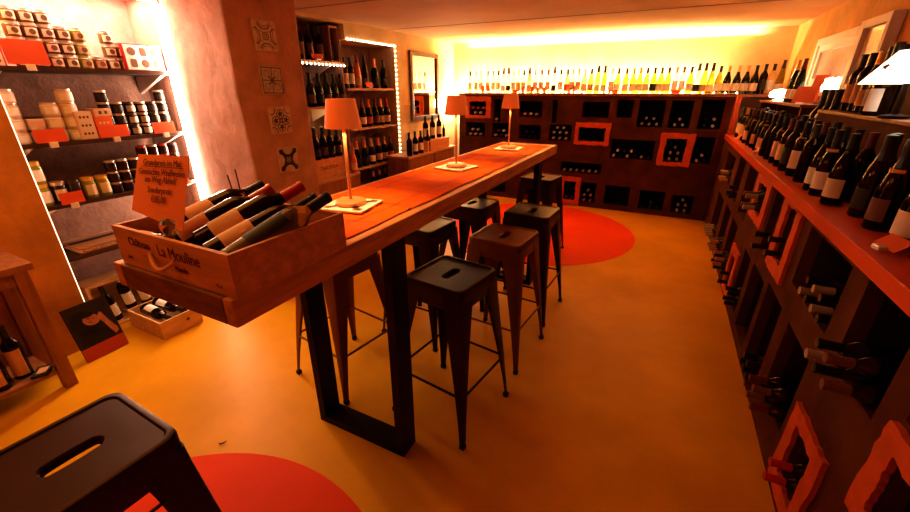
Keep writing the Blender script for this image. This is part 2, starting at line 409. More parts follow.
for i, (y, words, rz) in enumerate(((1.185, 'next to the bottle crate', .18), (2.115, 'at the middle of the bar table', -.14), (3.02, 'at the far end of the bar table', .1))):
    tl = thing('ceramic_tile', 'white patterned ceramic tile under the orange lamp '+words, 'tile', (-1.06, y, TZ1+.0085), (0, 0, rz), 'tiles under the table lamps')
    obj('tile_slab', MB().box(-.095, .095, -.095, .095, 0, .007), M_TILE, tl, bevel=.002)
    obj('tile_pattern', azulejo((3, 0, 2)[i], .088, .008), M_INKB, tl, loc=(0, 0, .0074))
    if lamp0 is None:
        l = lamp0 = thing('table_lamp', '', 'lamp')
        obj('lamp_base', MB().lathe([(.0005, 0), (.058, 0), (.060, .003), (.060, .013), (.056, .017), (.012, .019), (.0005, .02)], 36), M_LAMPP, l, smooth=True)
        obj('lamp_pole', MB().lathe([(.0062, .018), (.0062, .362), (.0005, .363)], 14), M_LAMPP, l, smooth=True)
        obj('lamp_shade', MB().lathe([(.0665, .288), (.0672, .288), (.0520, .386), (.0508, .388), (.0005, .389), (.0005, .386), (.0500, .385), (.0650, .288)], 40), M_LAMP, l, smooth=True)
        obj('lamp_bulb', MB().ball((0, 0, .335), .022, 12), M_BULB, l, smooth=True)
    else:
        l = copy_tree(lamp0)
    l.location = (-1.06, y, TZ1+.0158)
    tag(l, 'slim orange table lamp with cone shade, '+words, 'lamp', 'table lamps on the bar table')
    pl = bpy.data.lights.new('lamp_light', 'SPOT'); pl.energy = 9; pl.color = (1, .55, .2); pl.spot_size = R(120); pl.spot_blend = .6; pl.shadow_soft_size = .03
    po = bpy.data.objects.new('lamp_light', pl); COL.objects.link(po); po.location = (-1.06, y, TZ1+.29)

# ------------------------------------------------------------------ bar stools
def rrect(h, r, z, n=8):
    pts = []
    for cx, cy, a in ((h-r, h-r, 0), (-h+r, h-r, PI/2), (-h+r, -h+r, PI), (h-r, -h+r, 1.5*PI)):
        for k in range(n): pts.append(Vector((cx+r*math.cos(a+PI/2*k/(n-1)), cy+r*math.sin(a+PI/2*k/(n-1)), z)))
    return pts
def slot(n, z, g=0.0):
    pts = []; L, rr = .036, .021+g
    for k in range(n):
        a = 2*PI*(k+.5)/n
        s = 1 if math.sin(a) >= 0 else -1
        # stadium along Y, parametrised by angle so that it matches the outline
        x = rr*math.cos(a); y = rr*math.sin(a)+s*L
        if abs(math.cos(a)) > .94: y = math.sin(a)/.34*(L)*.9
        pts.append(Vector((x, y, z)))
    return pts
STH = .76
def make_stool(m):
    st = thing('bar_stool', '', 'stool')
    mb = MB(); n = 32
    rings = [rrect(.1495, .035, .655), rrect(.157, .036, .70), rrect(.1575, .036, STH-.012), rrect(.1545, .036, STH-.003), rrect(.148, .034, STH),
             rrect(.141, .030, STH-.001), rrect(.137, .028, STH-.006), rrect(.09, .03, STH-.007), None, None]
    rings[8] = slot(n, STH-.008, .004); rings[9] = slot(n, STH-.012); rings.append(slot(n, STH-.03, -.001))
    rings.append(rrect(.135, .028, STH-.032)); rings.append(rrect(.155, .035, STH-.03)); rings.append(rrect(.1475, .034, .656))
    # slots start half a step round; the outlines start at angle 0 of the first corner: rotate to match
    vs = []; fs = []
    for q in rings: vs += q
    for i in range(len(rings)):
        j = (i+1) % len(rings)
        for k in range(n): fs.append((i*n+k, i*n+(k+1) % n, j*n+(k+1) % n, j*n+k))
    mb.add(vs, fs); obj('seat', mb, m, st, smooth=True)
    for sx, sy in ((1, 1), (-1, 1), (-1, -1), (1, -1)):
        mb = MB(); vs = []; fs = []
        lev = [(.715, .1560, .098), (.655, .160, .088), (.50, .174, .066), (.30, .193, .043), (.12, .209, .026), (.018, .217, .020)]
        prof = []
        for z, c, wd in lev:
            th = .0035; r = .012
            out = [(0, -wd), (0, -r), (-r*.3, -r*.3), (-r, 0), (-wd, 0)]
            inn = [(-wd, -th), (-r, -th), (-r*.3-th*.8, -r*.3-th*.8), (-th, -r), (-th, -wd)]
            # the faces of the pressed-steel leg lean in a little at the edges
            prof.append([Vector((sx*(c+x), sy*(c+y), z)) for x, y in out+inn])
        for q in prof: vs += q
        L = 10
        for i in range(len(prof)-1):
            for k in range(L): fs.append((i*L+k, i*L+(k+1) % L, (i+1)*L+(k+1) % L, (i+1)*L+k))
        fs += [tuple(range(L)), tuple((len(prof)-1)*L+k for k in range(L))]
        mb.add(vs, fs); lg = obj('leg', mb, m, st, smooth=True)
        obj('foot_cap', MB().box(sx*.2175-.0125, sx*.2175+.0125, sy*.2175-.0125, sy*.2175+.0125, 0, .024, Matrix.Translation((-sx*.010, -sy*.010, 0))), M_RUB, lg, bevel=.004)
    for k in range(4):
        a = k*PI/2; c, s = math.cos(a), math.sin(a); q = .185
        P = [(x*c-y*s, x*s+y*c, .265) for x, y in ((q+.006, -q), (q+.006, q))]
        obj('stretcher', MB().tube(P, .0062, 8), m, st)
    return st
stb = make_stool(M_STBLK); stn = make_stool(M_STBRN)
used = set()
for x, y, rz, kind, words in (
        (-.750, 1.447, -8, 0, 'matte black metal bar stool with hand slot, closest to the black table frame'),
        (-.715, 2.045, -5, 1, 'brown metal bar stool in the row, seat fully in view between two black stools'),
        (-.715, 2.60, -3, 0, 'black metal bar stool on the edge of the big red disc, behind the brown stool'),
        (-1.24, 2.02, -4, 0, 'black metal bar stool pushed under the table, seat edge lit beside the black frame'),
        (-1.17, 2.60, -4, 0, 'black metal bar stool tucked under the table further along, brown seat glare'),
        (-.97, 3.745, -8, 0, 'black metal bar stool standing at the far end of the bar table'),
        (-1.41, 1.43, -9, 1, 'brown metal bar stool on the jar shelf side, seat hidden below the table'),
        (-1.075, .195, -2, 0, 'large dark bar stool with glossy rimmed seat, standing over the near red disc')):
    src = (stb, stn)[kind]
    s = src if kind not in used else copy_tree(src); used.add(kind)
    s.location = (x, y, 0); s.rotation_euler = (0, 0, R(rz))
    tag(s, words, 'stool', 'metal bar stools')

# ------------------------------------------------------------------ wine crate on the table
CX0, CX1, CY0, CY1, CZ0, CZ1 = -1.25, -.785, .478, .84, TZ1+.001, TZ1+.108
def open_crate(root, x0, x1, y0, y1, z0, z1, th, m, tilt=None):
    obj('front_board', MB().box(x0, x1, y0, y0+th, z0, z1), m, root, bevel=.0015)
    obj('rear_board', MB().box(x0, x1, y1-th, y1, z0, z1), m, root, bevel=.0015)
    for a, b in ((x0, x0+th), (x1-th, x1)):
        obj('side_board', MB().box(a, b, y0+th, y1-th, z0, z1), m, root, bevel=.0015)
    obj('bottom_board', MB().box(x0+th, x1-th, y0+th, y1-th, z0, z0+th*.8), m, root)
c = thing('wine_crate', 'open wooden wine crate with chateau lettering on the bar table end', 'crate', (0, 0, 0))
open_crate(c, CX0, CX1, CY0, CY1, CZ0, CZ1, .011, M_WOODX)
def front(x, z): return frame_mat((x, CY0-.0008, z), (1, 0, 0), (0, 0, 1))
text_obj('lettering', 'Château', .033, M_TXT, c, front(-1.137, CZ0+.074), sx=.86)
text_obj('lettering', 'La Mouline', .044, M_TXT, c, front(-.975, CZ0+.070), sx=.85)
text_obj('lettering', 'Moulis', .020, M_TXT, c, front(-.975, CZ0+.034))
text_obj('lettering', '2018', .011, M_TXT, c, front(-1.20, CZ0+.026)); text_obj('lettering', '75 cl', .011, M_TXT, c, front(-.84, CZ0+.022))
obj('rope_handle', MB().tube([(-1.09+.105*i/10, CY0-.004-.016*math.sin(PI*i/10), CZ0+.056-.026*math.sin(PI*i/10)) for i in range(11)], .0052, 8), M_WOODX, c, smooth=True)

def between(label, a, b, kind, glass, cap, lab, roll=0.0, **k):
    return lying(label, kind, glass, cap, a, Vector(b)-Vector(a), lab, roll, group='bottles in the table crate', **k)
def cr(label, base, d, kind, glass, cap, lab, roll, **k):
    return lying(label, kind, glass, cap, base, d, lab, roll, group='bottles in the table crate', **k)
CB = dict(labspan=2.8, labz=(.04, .12))
cr('dark bottle with tan label and black neck, behind the orange sign in crate', (-1.192, .590, 1.155), (.03, .28, .070), 'bordeaux', G_BLK, C_BLK, L_BEI, PI*.5, **CB)
cr('dark tan labelled bottle in crate, upper of the two red capped ones', (-1.112, .532, 1.134), (.130, .225, .118), 'bordeaux', G_BLK, C_RED, L_BEI, PI*.5, **CB)
cr('dark tan labelled bottle in the middle of the crate, red capped', (-1.022, .562, 1.150), (.120, .235, .110), 'bordeaux', G_BLK, C_RED, L_BEI, PI*.5, **CB)
cr('dark tan labelled bottle lying next to the clear bottle in crate', (-.943, .532, 1.140), (.105, .25, .098), 'bordeaux', G_BLK, C_BLK, L_BEI, PI*.5, **CB)
cr('pale white wine bottle with dark label lying along the crate side', (-.858, .522, 1.142), (.070, .27, .108), 'bordeaux', G_WHT, C_BLK, L_BLK, PI*.62, labspan=1.5, labz=(.06, .165))
cr('small black bottle lying low at the sign corner of the crate', (-1.234, .513, 1.150), (1, .06, .02), 'bordeaux', G_BLK, C_BLK, L_PNK, PI*.5, labspan=2.4, scale=.6)
# glass stopper leaning on the front board
g = obj('glass_stopper', MB().lathe([(.0005, 0), (.012, .0), (.014, .012), (.008, .022), (.011, .032), (.018, .045), (.016, .058), (.006, .066), (.0005, .067)], 12), G_CLR, smooth=True, loc=(-1.035, .4965, CZ1-.020), rot=(0, .3, 0))
tag(g, 'clear cut glass stopper poking up behind the crate lettering', 'stopper')
for dx, nm in ((0, 'shorter'), (.022, 'taller')):
    s = obj('reed_stick', MB().tube([(0, 0, 0), (-.012 if dx else -.03, .0, .165+dx)], .0022, 6), C_BLK, loc=(-1.205+dx*1.2, .815, 1.10), rot=(0, 0, 0))
    tag(s, 'thin dark reed stick rising behind the crate bottles, the '+nm+' one', 'stick', 'reed sticks')
# orange sign standing in the crate
sg = thing('price_sign', 'salmon orange card with centred printed text standing in the crate', 'sign')
tl_, tr_, br_, bl_ = [Vector(q) for q in ((-1.273, .600, 1.357), (-1.042, .600, 1.366), (-1.035, .546, 1.223), (-1.275, .546, 1.216))]
mb = MB(); nrm = (tr_-tl_).cross(bl_-tl_).normalized()*.0012
br2 = br_+(br_-tr_)*.22; bl2 = bl_+(bl_-tl_)*.02
mb.add([tl_, tr_, br2, bl2, tl_+nrm, tr_+nrm, br2+nrm, bl2+nrm], [(0, 1, 2, 3), (7, 6, 5, 4), (0, 4, 5, 1), (1, 5, 6, 2), (2, 6, 7, 3), (3, 7, 4, 0)])
obj('card', mb, M_SIGN, sg)
ex = tr_-tl_; ey = (tl_+tr_-bl_-br_)
def sgm(v, u=.53):
    top = tl_.lerp(tr_, u); bot = bl_.lerp(br_, u); P = top.lerp(bot, v); n = ex.cross(ey).normalized()
    if n.y > 0: n = -n
    return frame_mat(P+n*.0032, ex, ey)
for v, s, tx in ((.14, .0235, 'Grundpreis im Mai:'), (.30, .0235, 'Gemischte Weißweine'), (.43, .0235, 'am Weg Abhol?'), (.61, .0235, 'Sonderpreis'), (.77, .025, '€85,00')):
    text_obj('lettering', tx, s, M_TXT, sg, sgm(v), sx=.95)
um = sgm(.205); obj('underline', MB().box(-.092, .092, -.0008, .0008, -.0002, .0004, um), M_TXT, sg)

# ------------------------------------------------------------------ back wine rack
def rack_front(mb, plane, axis, cells, a0, a1, z0, z1, th):
    """solid board with rectangular openings; axis 'x': board in XZ at y=plane; axis 'y': board in YZ at x=plane"""
    As = sorted({a0, a1, *[c[0] for c in cells], *[c[1] for c in cells]}); Zs = sorted({z0, z1, *[c[2] for c in cells], *[c[3] for c in cells]})
    for j in range(len(Zs)-1):
        run = None
        for i in range(len(As)-1):
            ca, cz = (As[i]+As[i+1])/2, (Zs[j]+Zs[j+1])/2
            hole = any(c[0] < ca < c[1] and c[2] < cz < c[3] for c in cells)
            if not hole: run = (run[0], As[i+1]) if run else (As[i], As[i+1])
            if (hole or i == len(As)-2) and run:
                if axis == 'x': mb.box(run[0], run[1], plane, plane+th, Zs[j], Zs[j+1])
                else: mb.box(plane, plane+th, run[0], run[1], Zs[j], Zs[j+1])
                run = None
    return mb
def cubby(mb, axis, plane, depth, c, t=.02):
    a0, a1, z0, z1 = c
    B = (lambda p, q, zz0, zz1: mb.box(p, q, plane, plane+depth, zz0, zz1)) if axis == 'x' else (lambda p, q, zz0, zz1: mb.box(plane, plane+depth, p, q, zz0, zz1))
    B(a0-t, a0, z0-t, z1+t); B(a1, a1+t, z0-t, z1+t); B(a0, a1, z0-t, z0); B(a0, a1, z1, z1+t)
def wobble_frame(axis, plane, outer, inner, th, seed):
    """orange surround sawn by hand: wavy outline"""
    rnd = random.Random(seed); mb = MB(); n = 40
    def path(rc, amp):
        a0, a1, z0, z1 = rc; pts = []
        for k in range(n):
            s = k/n*4; e = int(s); f = s-e
            a, z = [(a0+(a1-a0)*f, z0), (a1, z0+(z1-z0)*f), (a1-(a1-a0)*f, z1), (a0, z1-(z1-z0)*f)][e]
            pts.append((a+rnd.uniform(-amp, amp), z+rnd.uniform(-amp, amp)))
        return pts
    O, I = path(outer, .006), path(inner, .006)
    P = (lambda a, z, d: (a, plane+d, z)) if axis == 'x' else (lambda a, z, d: (plane+d, a, z))
    vs = [P(a, z, d) for d in (-th, 0) for q in (O, I) for a, z in q]
    fs = []
    for k in range(n):
        j = (k+1) % n
        fs += [(k, j, n+j, n+k), (2*n+k, 3*n+k, 3*n+j, 2*n+j), (k, 2*n+k, 2*n+j, j), (n+k, n+j, 3*n+j, 3*n+k)]
    return mb.add(vs, fs)
RY = 5.65; RZ = 1.47; RX0 = -2.76
bc = {  # openings: x0, x1, z0, z1
 'red capped': (-2.61, -2.35, 1.17, 1.36), 'tall slot': (-2.24, -2.13, 1.09, 1.39), 'three bottle': (-1.85, -1.53, 1.17, 1.37),
 'narrow slot': (-1.40, -1.33, 1.10, 1.39), 'upper empty': (-1.0, -.67, 1.18, 1.37), 'shallow dark': (-.58, -.40, 1.19, 1.40),
 'five bottle': (-.33, -.04, 1.09, 1.40), 'pyramid': (0.02, .25, 1.09, 1.40), 'corner upper': (.33, .56, 1.09, 1.41),
 'second row end': (-2.67, -2.36, .87, 1.07), 'second row slot': (-2.25, -1.97, .87, 1.07), 'second row dark': (-1.84, -1.53, .87, 1.06),
 'packed': (-1.41, -1.11, .87, 1.08), 'framed empty': (-1.01, -.68, .89, 1.06), 'wide middle': (-.59, -.08, .69, .93),
 'tall framed': (.04, .26, .69, .97), 'corner middle': (.34, .55, .69, 1.0), 'wide low': (-1.20, -.67, .46, .60),
 'bottom framed': (-1.13, -.97, .08, .34), 'bottom narrow': (-.90, -.70, .06, .34), 'bottom black': (-.58, -.27, .07, .33),
 'bottom wide': (-.15, .15, .06, .31), 'bottom corner': (.24, .47, .06, .29),
 'low left': (-1.9, -1.6, .46, .66), 'low far': (-2.35, -2.05, .46, .66), 'floor far': (-1.75, -1.42, .07, .33), 'floor end': (-2.4, -2.0, .07, .33)}
bk = thing('wine_rack', 'tall dark brown cubbyhole wine rack along the back wall', 'wine rack')
obj('front_board', rack_front(MB(), RY, 'x', list(bc.values()), RX0, .64, 0, RZ-.03, .06), M_RACK, bk)
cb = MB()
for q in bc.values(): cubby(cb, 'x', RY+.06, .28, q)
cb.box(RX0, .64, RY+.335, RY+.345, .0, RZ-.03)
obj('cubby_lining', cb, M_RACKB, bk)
obj('side_panel', MB().box(RX0-.02, RX0, RY, RY+.345, 0, RZ-.03), M_RACK, bk)
obj('top_board', MB().box(RX0-.03, XR-.03, RY-.015, RY+.348, RZ-.03, RZ), M_WOODB, bk, bevel=.003)
for i, (o_, n_) in enumerate((((-2.68, -2.28, 1.13, 1.425), 'red capped'), ((-1.06, -.62, .84, 1.12), 'framed empty'), ((-.03, .34, .645, 1.03), 'tall framed'), ((-1.20, -.91, .01, .40), 'bottom framed'))):
    obj('orange_frame', wobble_frame('x', RY-.001, o_, bc[n_], .018, i), M_ORANGE, bk)
def fill(cell, n_rows, axis, plane, words, caps=(C_DUL,), kind='bordeaux', group=None, out=.035, sp=.083, glass=G_BLK, skip=()):
    a0, a1, z0, z1 = cell; k = 0; tot = sum(n_rows)
    for r, n in enumerate(n_rows):
        per = max(n, 1); width = a1-a0
        for i in range(n):
            s = min(sp, (width-.08)/max(1, n_rows[0]-1)) if n_rows[0] > 1 else 0
            off = (n-1)*s/2
            if width > .4: a = a0+.05+i*s+(r % 2)*s/2
            else: a = (a0+a1)/2-off+i*s
            z = z0+.0372+sum(.0745 if n_rows[q] == n_rows[q-1] else .066 for q in range(1, r+1))
            if s < .0745 and i % 2: z += .004
            if z+.037 > z1: z = z1-.038
            k += 1
            pos = ('only' if n == 1 else nth(i+1))+' lying bottle'+('' if len(n_rows) == 1 else ', %s layer' % ('bottom', 'second', 'third', 'fourth')[r])
            base = (a, plane+.30-out, z) if axis == 'x' else (plane+.30-out, a, z)
            d = (0, -1, 0) if axis == 'x' else (-1, 0, 0)
            lying(pos+', '+words, kind, glass, caps[(k-1) % len(caps)], base, d, group=group or words, n=12)
BG = 'bottles lying in the back wine rack'
def bfill(key, rows, words=None, **k): fill(bc[key], rows, 'x', RY+.02, words or key+' cubby of the back rack', group=BG, **k)
bfill('red capped', (2, 3), 'orange framed upper end cubby of the back rack', caps=(C_SLV, C_SLV, C_RED, C_RED, C_RED))
bfill('tall slot', (1,), 'tall slot cubby beside the orange framed end cubby'); bfill('three bottle', (3,), 'three bottle cubby of the back rack')
bfill('five bottle', (3, 2), 'five bottle cubby of the back rack'); bfill('pyramid', (2, 1), 'upper pyramid cubby of the back rack')
bfill('corner upper', (2, 2), 'upper corner cubby of the back rack', caps=(C_BLK, C_SLV))
bfill('second row end', (3, 2), 'second row end cubby of the back rack'); bfill('second row slot', (3, 2), 'second row cubby under the tall slot', caps=(C_SLV, C_DRD))
bfill('second row dark', (3, 2), 'dim second row cubby of the back rack', caps=(C_BLK,)); bfill('packed', (3, 3, 2), 'packed cubby of the back rack')
bfill('wide middle', (6, 3), 'wide middle cubby of the back rack', caps=(C_SLV, C_BLK)); bfill('tall framed', (2, 2, 1), 'tall orange framed cubby of the back rack')
bfill('corner middle', (2, 1), 'middle corner cubby of the back rack', caps=(C_SLV, C_BLK)); bfill('wide low', (6,), 'wide low cubby of the back rack')
bfill('bottom framed', (2,), 'orange framed floor cubby of the back rack', caps=(C_DRD,)); bfill('bottom narrow', (2, 2, 1), 'narrow floor cubby of the back rack')
bfill('bottom wide', (3, 1), 'wide floor cubby of the back rack', caps=(C_BLK,)); bfill('bottom corner', (2, 2, 1), 'floor cubby in the rack corner')

# bottles standing along the top of the back rack
TOPB = [  # pixel column, kind, glass, cap, label, words
 (470, 'bordeaux', G_CLR, C_BLK, L_WHT, 'clear'), (476, 'bordeaux', G_CLR, C_SLV, L_WHT, 'clear'), (481, 'bordeaux', G_CLR, C_WHT, L_WHT, 'clear'), (487.5, 'bordeaux', G_CLR, C_BLK, L_WHT, 'clear'),
 (493, 'bordeaux', G_CLR, C_WHT, L_WHT, 'clear'), (498, 'bordeaux', G_CLR, C_BLK, L_WHT, 'clear'), (503, 'flute', G_CLR, C_BLK, L_WHT, 'tall clear'), (508, 'flute', G_CLR, C_BLK, L_BLK, 'tall clear'),
 (513, 'bordeaux', G_CLR, C_SLV, L_WHT, 'clear'), (518, 'bordeaux', G_CLR, C_SLV, L_PNK, 'clear'), (523, 'bordeaux', G_CLR, C_BLK, L_WHT, 'clear'), (528.5, 'flute', G_PNK, C_BLK, L_PNK, 'tall pink rosé'),
 (534.5, 'bordeaux', G_CLR, C_SLV, L_PNK, 'clear'), (540.5, 'bordeaux', G_CLR, C_DRD, L_PNK, 'clear'), (547, 'bordeaux', G_CLR, C_RED, L_PNK, 'clear'), (553, 'flute', G_CLR, C_BLK, L_BLK, 'tall clear'),
 (559.5, 'bordeaux', G_CLR, C_BLK, L_WHT, 'clear'), (566, 'burgundy', G_PNK, C_BLK, L_ORG, 'pinkish red'), (571.5, 'bordeaux', G_CLR, C_WHT, L_PNK, 'clear'), (577, 'bordeaux', G_CLR, C_WHT, L_PNK, 'clear'),
 (583, 'burgundy', G_PNK, None, L_PNK, 'salmon'), (589.5, 'burgundy', G_YEL, C_BLK, L_TAN, 'yellow'), (596, 'flute', G_LGR, C_BLK, L_CRM, 'bright green'), (602.5, 'flute', G_OLV, C_BLK, L_CRM, 'olive'),
 (610, 'bordeaux', G_CLR, C_SLV, L_WHT, 'clear'), (616, 'burgundy', G_YEL, C_BLK, L_WHT, 'yellow'), (624, 'burgundy', G_OLV, C_BLK, L_CRM, 'olive'), (631, 'burgundy', G_OLV, C_GLD, L_CRM, 'olive'),
 (637.5, 'burgundy', G_YEL, C_GLD, L_CRM, 'yellow'), (644.3, 'burgundy', G_YEL, C_BLK, L_CRM, 'yellow'), (651.5, 'burgundy', G_OLV, C_BLK, L_BLK, 'olive'), (658.5, 'burgundy', G_OLV, C_BLK, L_CRM, 'olive'),
 (665.5, 'burgundy', G_OLV, C_BLK, L_CRM, 'olive'), (673, 'bordeaux', G_CLR, C_PNK, L_WHT, 'clear'), (680, 'bordeaux', G_CLR, C_DRD, L_WHT, 'clear'), (687.5, 'burgundy', G_OLV, C_BLK, L_CRM, 'olive'),
 (694.5, 'flute', G_CLR, C_BLK, L_BLK, 'tall clear'), (701, 'flute', G_YEL, C_BLK, L_TAN, 'tall yellow'), (708, 'flute', G_OLV, C_BLK, L_CRM, 'tall olive'), (715.8, 'burgundy', G_OLV, C_BLK, L_CRM, 'olive'),
 (724, 'burgundy', G_GRN, C_GLD, L_CRM, 'dark green'), (733.5, 'burgundy', G_GRN, C_GLD, L_CRM, 'dark green'), (742.5, 'burgundy', G_GRN, C_GLD, L_CRM, 'dark green'), (751, 'burgundy', G_GRN, C_BLK, L_CRM, 'dark green')]
for i, (px, kind, gl, cp, lb, wd) in enumerate(TOPB):
    q = ony(px, 93, RY+.10)
    nm = {'C': 'wine_bottle'}.get('C')
    bottle('%s glass bottle on the back rack top, %s from the mirror end' % (wd, nth(i+1)), kind, gl, cp, lb, (q.x, RY+.10, RZ), face=-90-8, group='bottles on the back rack top', n=16, labspan=2.6, scale=.965)
for i, (x, kind, gl, cp, lb, wd) in enumerate(((.862, 'bordeaux', G_BLK, C_BLK, L_BLK, 'black'), (.938, 'bordeaux', G_CLR, C_BLK, L_WHT, 'white labelled'), (1.014, 'flute', G_OLV, C_BLK, L_CRM, 'green'))):
    bottle('%s bottle in the wall corner of the rack top, %s past the green ones' % (wd, nth(i+1)), kind, gl, cp, lb, (x, RY+.11, RZ), face=-110, group='bottles in the wall corner', n=16, labspan=2.4)
# low things between them: price cards, beakers
for x, wd in ((515.5, 'beside the tall clear bottles'), (613, 'below the olive bottle'), (676, 'below the two clear bottles')):
    q = ony(x, 90, RY+.02); o = obj('price_card', MB().box(-.055, .055, -.002, .002, 0, .042), M_CARD, loc=(q.x, RY+.03, RZ+.001), rot=(-.15, 0, 0))
    tag(o, 'small red orange price card on the back rack top, '+wd, 'price card', 'price cards on the back rack')
for i, (x, h, m_, wd) in enumerate(((483, .10, M_LAMP, 'orange'), (488.5, .10, M_LAMP, 'orange'), (523, .085, C_PNK, 'pink'), (532.5, .09, L_ORG, 'red orange'), (538, .075, C_PNK, 'salmon'), (544.5, .075, C_PNK, 'salmon'), (569, .085, C_PNK, 'pale salmon'), (574.5, .085, C_PNK, 'pale salmon'))):
    q = ony(x, 90, RY+.045); o = obj('beaker', MB().lathe([(.0005, 0), (.021, 0), (.025, h), (.023, h), (.019, .004), (.0005, .004)], 14), m_, smooth=True, loc=(q.x, RY+.040, RZ+.0005))
    tag(o, '%s beaker in front of the rack top bottles, %s from the mirror end' % (wd, nth(i+1)), 'beaker', 'beakers on the back rack')
# light strips
ls = obj('led_strip', MB().box(-2.72, .3, YB-.035, YB-.012, RZ+.003, RZ+.02), M_LEDY); tag(ls, 'warm glowing light strip behind the back rack bottles', 'light strip')
def bulbs(pts, r): 
    mb = MB()
    for q in pts: mb.ball(Vector(q), r, 6)
    return mb
fl = thing('string_light', 'string of small white lights along the front edge of the back rack top', 'string light')
xs = [RX0+.1+i*.11 for i in range(31)]
obj('light_cable', MB().tube([(x, RY+.004, RZ+.006) for x in xs], .0025, 5), C_WHT, fl)
for x in xs: link('light_bulb', cached('lb', lambda: MB().ball(Vector((0, 0, 0)), .009, 8).mesh('light_bulb', M_BULB, True)), fl, (x, RY+.004, RZ+.0125))

# ------------------------------------------------------------------ counter rack on the right
CXF = .645; CZ = 1.05; RY0, RY1 = .62, 5.64
rc = {
 'corner': (4.60, 5.15, .66, .92), 'sixth': (4.05, 4.36, .62, .97), 'fifth': (3.52, 3.84, .60, .97), 'framed upper': (3.04, 3.28, .77, .95), 'slim': (2.70, 2.87, .62, .98),
 'tall framed': (2.36, 2.52, .70, .98), 'upper second': (1.69, 2.17, .70, .97), 'big upper': (1.26, 1.56, .68, .98), 'near framed': (.90, 1.10, .52, .70), 'near upper': (.70, 1.15, .78, .98),
 'low framed': (1.40, 1.57, .13, .37), 'lower first': (1.72, 2.04, .20, .56), 'lower second': (2.17, 2.48, .05, .56), 'lower third': (2.56, 2.88, .07, .52), 'lower fourth': (2.98, 3.20, .10, .50), 'floor framed': (3.35, 3.50, .10, .36),
 'lower fifth': (3.66, 3.95, .10, .52), 'lower sixth': (4.10, 4.42, .10, .52), 'lower corner': (4.65, 5.10, .08, .50)}
ck = thing('wine_rack', 'long dark brown cubbyhole rack carrying the red counter', 'wine rack')
obj('front_board', rack_front(MB(), CXF, 'y', list(rc.values()), RY0, RY1, 0, CZ-.055, .05), M_RACK, ck)
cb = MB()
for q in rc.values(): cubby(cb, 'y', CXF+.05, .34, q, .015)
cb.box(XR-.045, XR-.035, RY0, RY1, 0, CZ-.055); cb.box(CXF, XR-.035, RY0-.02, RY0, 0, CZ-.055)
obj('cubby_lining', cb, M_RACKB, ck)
for i, (o_, n_) in enumerate((((2.94, 3.38, .71, .992), 'framed upper'), ((2.28, 2.61, .63, .992), 'tall framed'), ((.84, 1.17, .46, .76), 'near framed'), ((1.33, 1.64, .06, .43), 'low framed'), ((3.27, 3.57, .05, .42), 'floor framed'))):
    obj('orange_frame', wobble_frame('y', CXF-.001, o_, rc[n_], .016, 20+i), M_ORANGE, ck)
tag(obj('upright_post', MB().box(CXF-.01, CXF+.03, 5.44, 5.52, CZ+.0005, RZ), M_ORANGE, bevel=.003), 'orange wooden post standing on the counter at the rack corner', 'post')
wt = obj('counter_top', MB().box(CXF-.02, XR-.03, RY0-.03, RY1, CZ-.055, CZ), M_COUNT, bevel=.004)
tag(wt, 'long red orange counter top crowded with wine bottles', 'worktop')
CG = 'bottles lying in the counter rack'
def cfill(key, rows, words, **k): fill(rc[key], rows, 'y', CXF+.0, words, group=CG, **k)
cfill('corner', (3, 2), 'corner cubby of the counter rack', caps=(C_GLD, C_DUL), out=.075); cfill('sixth', (3, 1), 'sixth upper cubby of the counter rack', caps=(C_BLK,), out=.05)
cfill('framed upper', (2, 2), 'orange framed upper cubby of the counter rack', caps=(C_DUL, C_DIM), out=.10); cfill('tall framed', (1, 1), 'tall orange framed counter rack cubby', caps=(C_BLK,), out=.07)
cfill('slim', (1, 1), 'slim cubby between two orange frames', caps=(C_BLK,), out=.06); cfill('upper second', (4, 3), 'wide dark upper cubby of the counter rack', caps=(C_BLK, C_DUL), out=.02)
cfill('big upper', (3, 2), 'big upper counter cubby', caps=(C_DIM, C_BLK, C_DUL), out=.10); cfill('lower first', (3, 2), 'lower counter cubby beside the low orange frame', caps=(C_DRD, C_DIM), out=.10)
cfill('lower second', (3, 2), 'second lower counter cubby', caps=(C_BLK,), out=.03); cfill('low framed', (1, 1), 'low orange framed counter cubby', caps=(C_RED,), out=.08)
cfill('floor framed', (1, 1), 'floor level orange framed counter cubby', caps=(C_BLK,), out=.07); cfill('lower fourth', (2, 2), 'lower fourth counter cubby', caps=(C_BLK,), out=.06)
cfill('lower fifth', (3, 3), 'lower fifth counter cubby', caps=(C_BLK, C_GLD), out=.08); cfill('lower sixth', (3, 2), 'lower sixth counter cubby', caps=(C_DUL, C_GLD), out=.08)
cfill('lower corner', (4, 2), 'lower corner counter cubby', caps=(C_DUL,), out=.07)

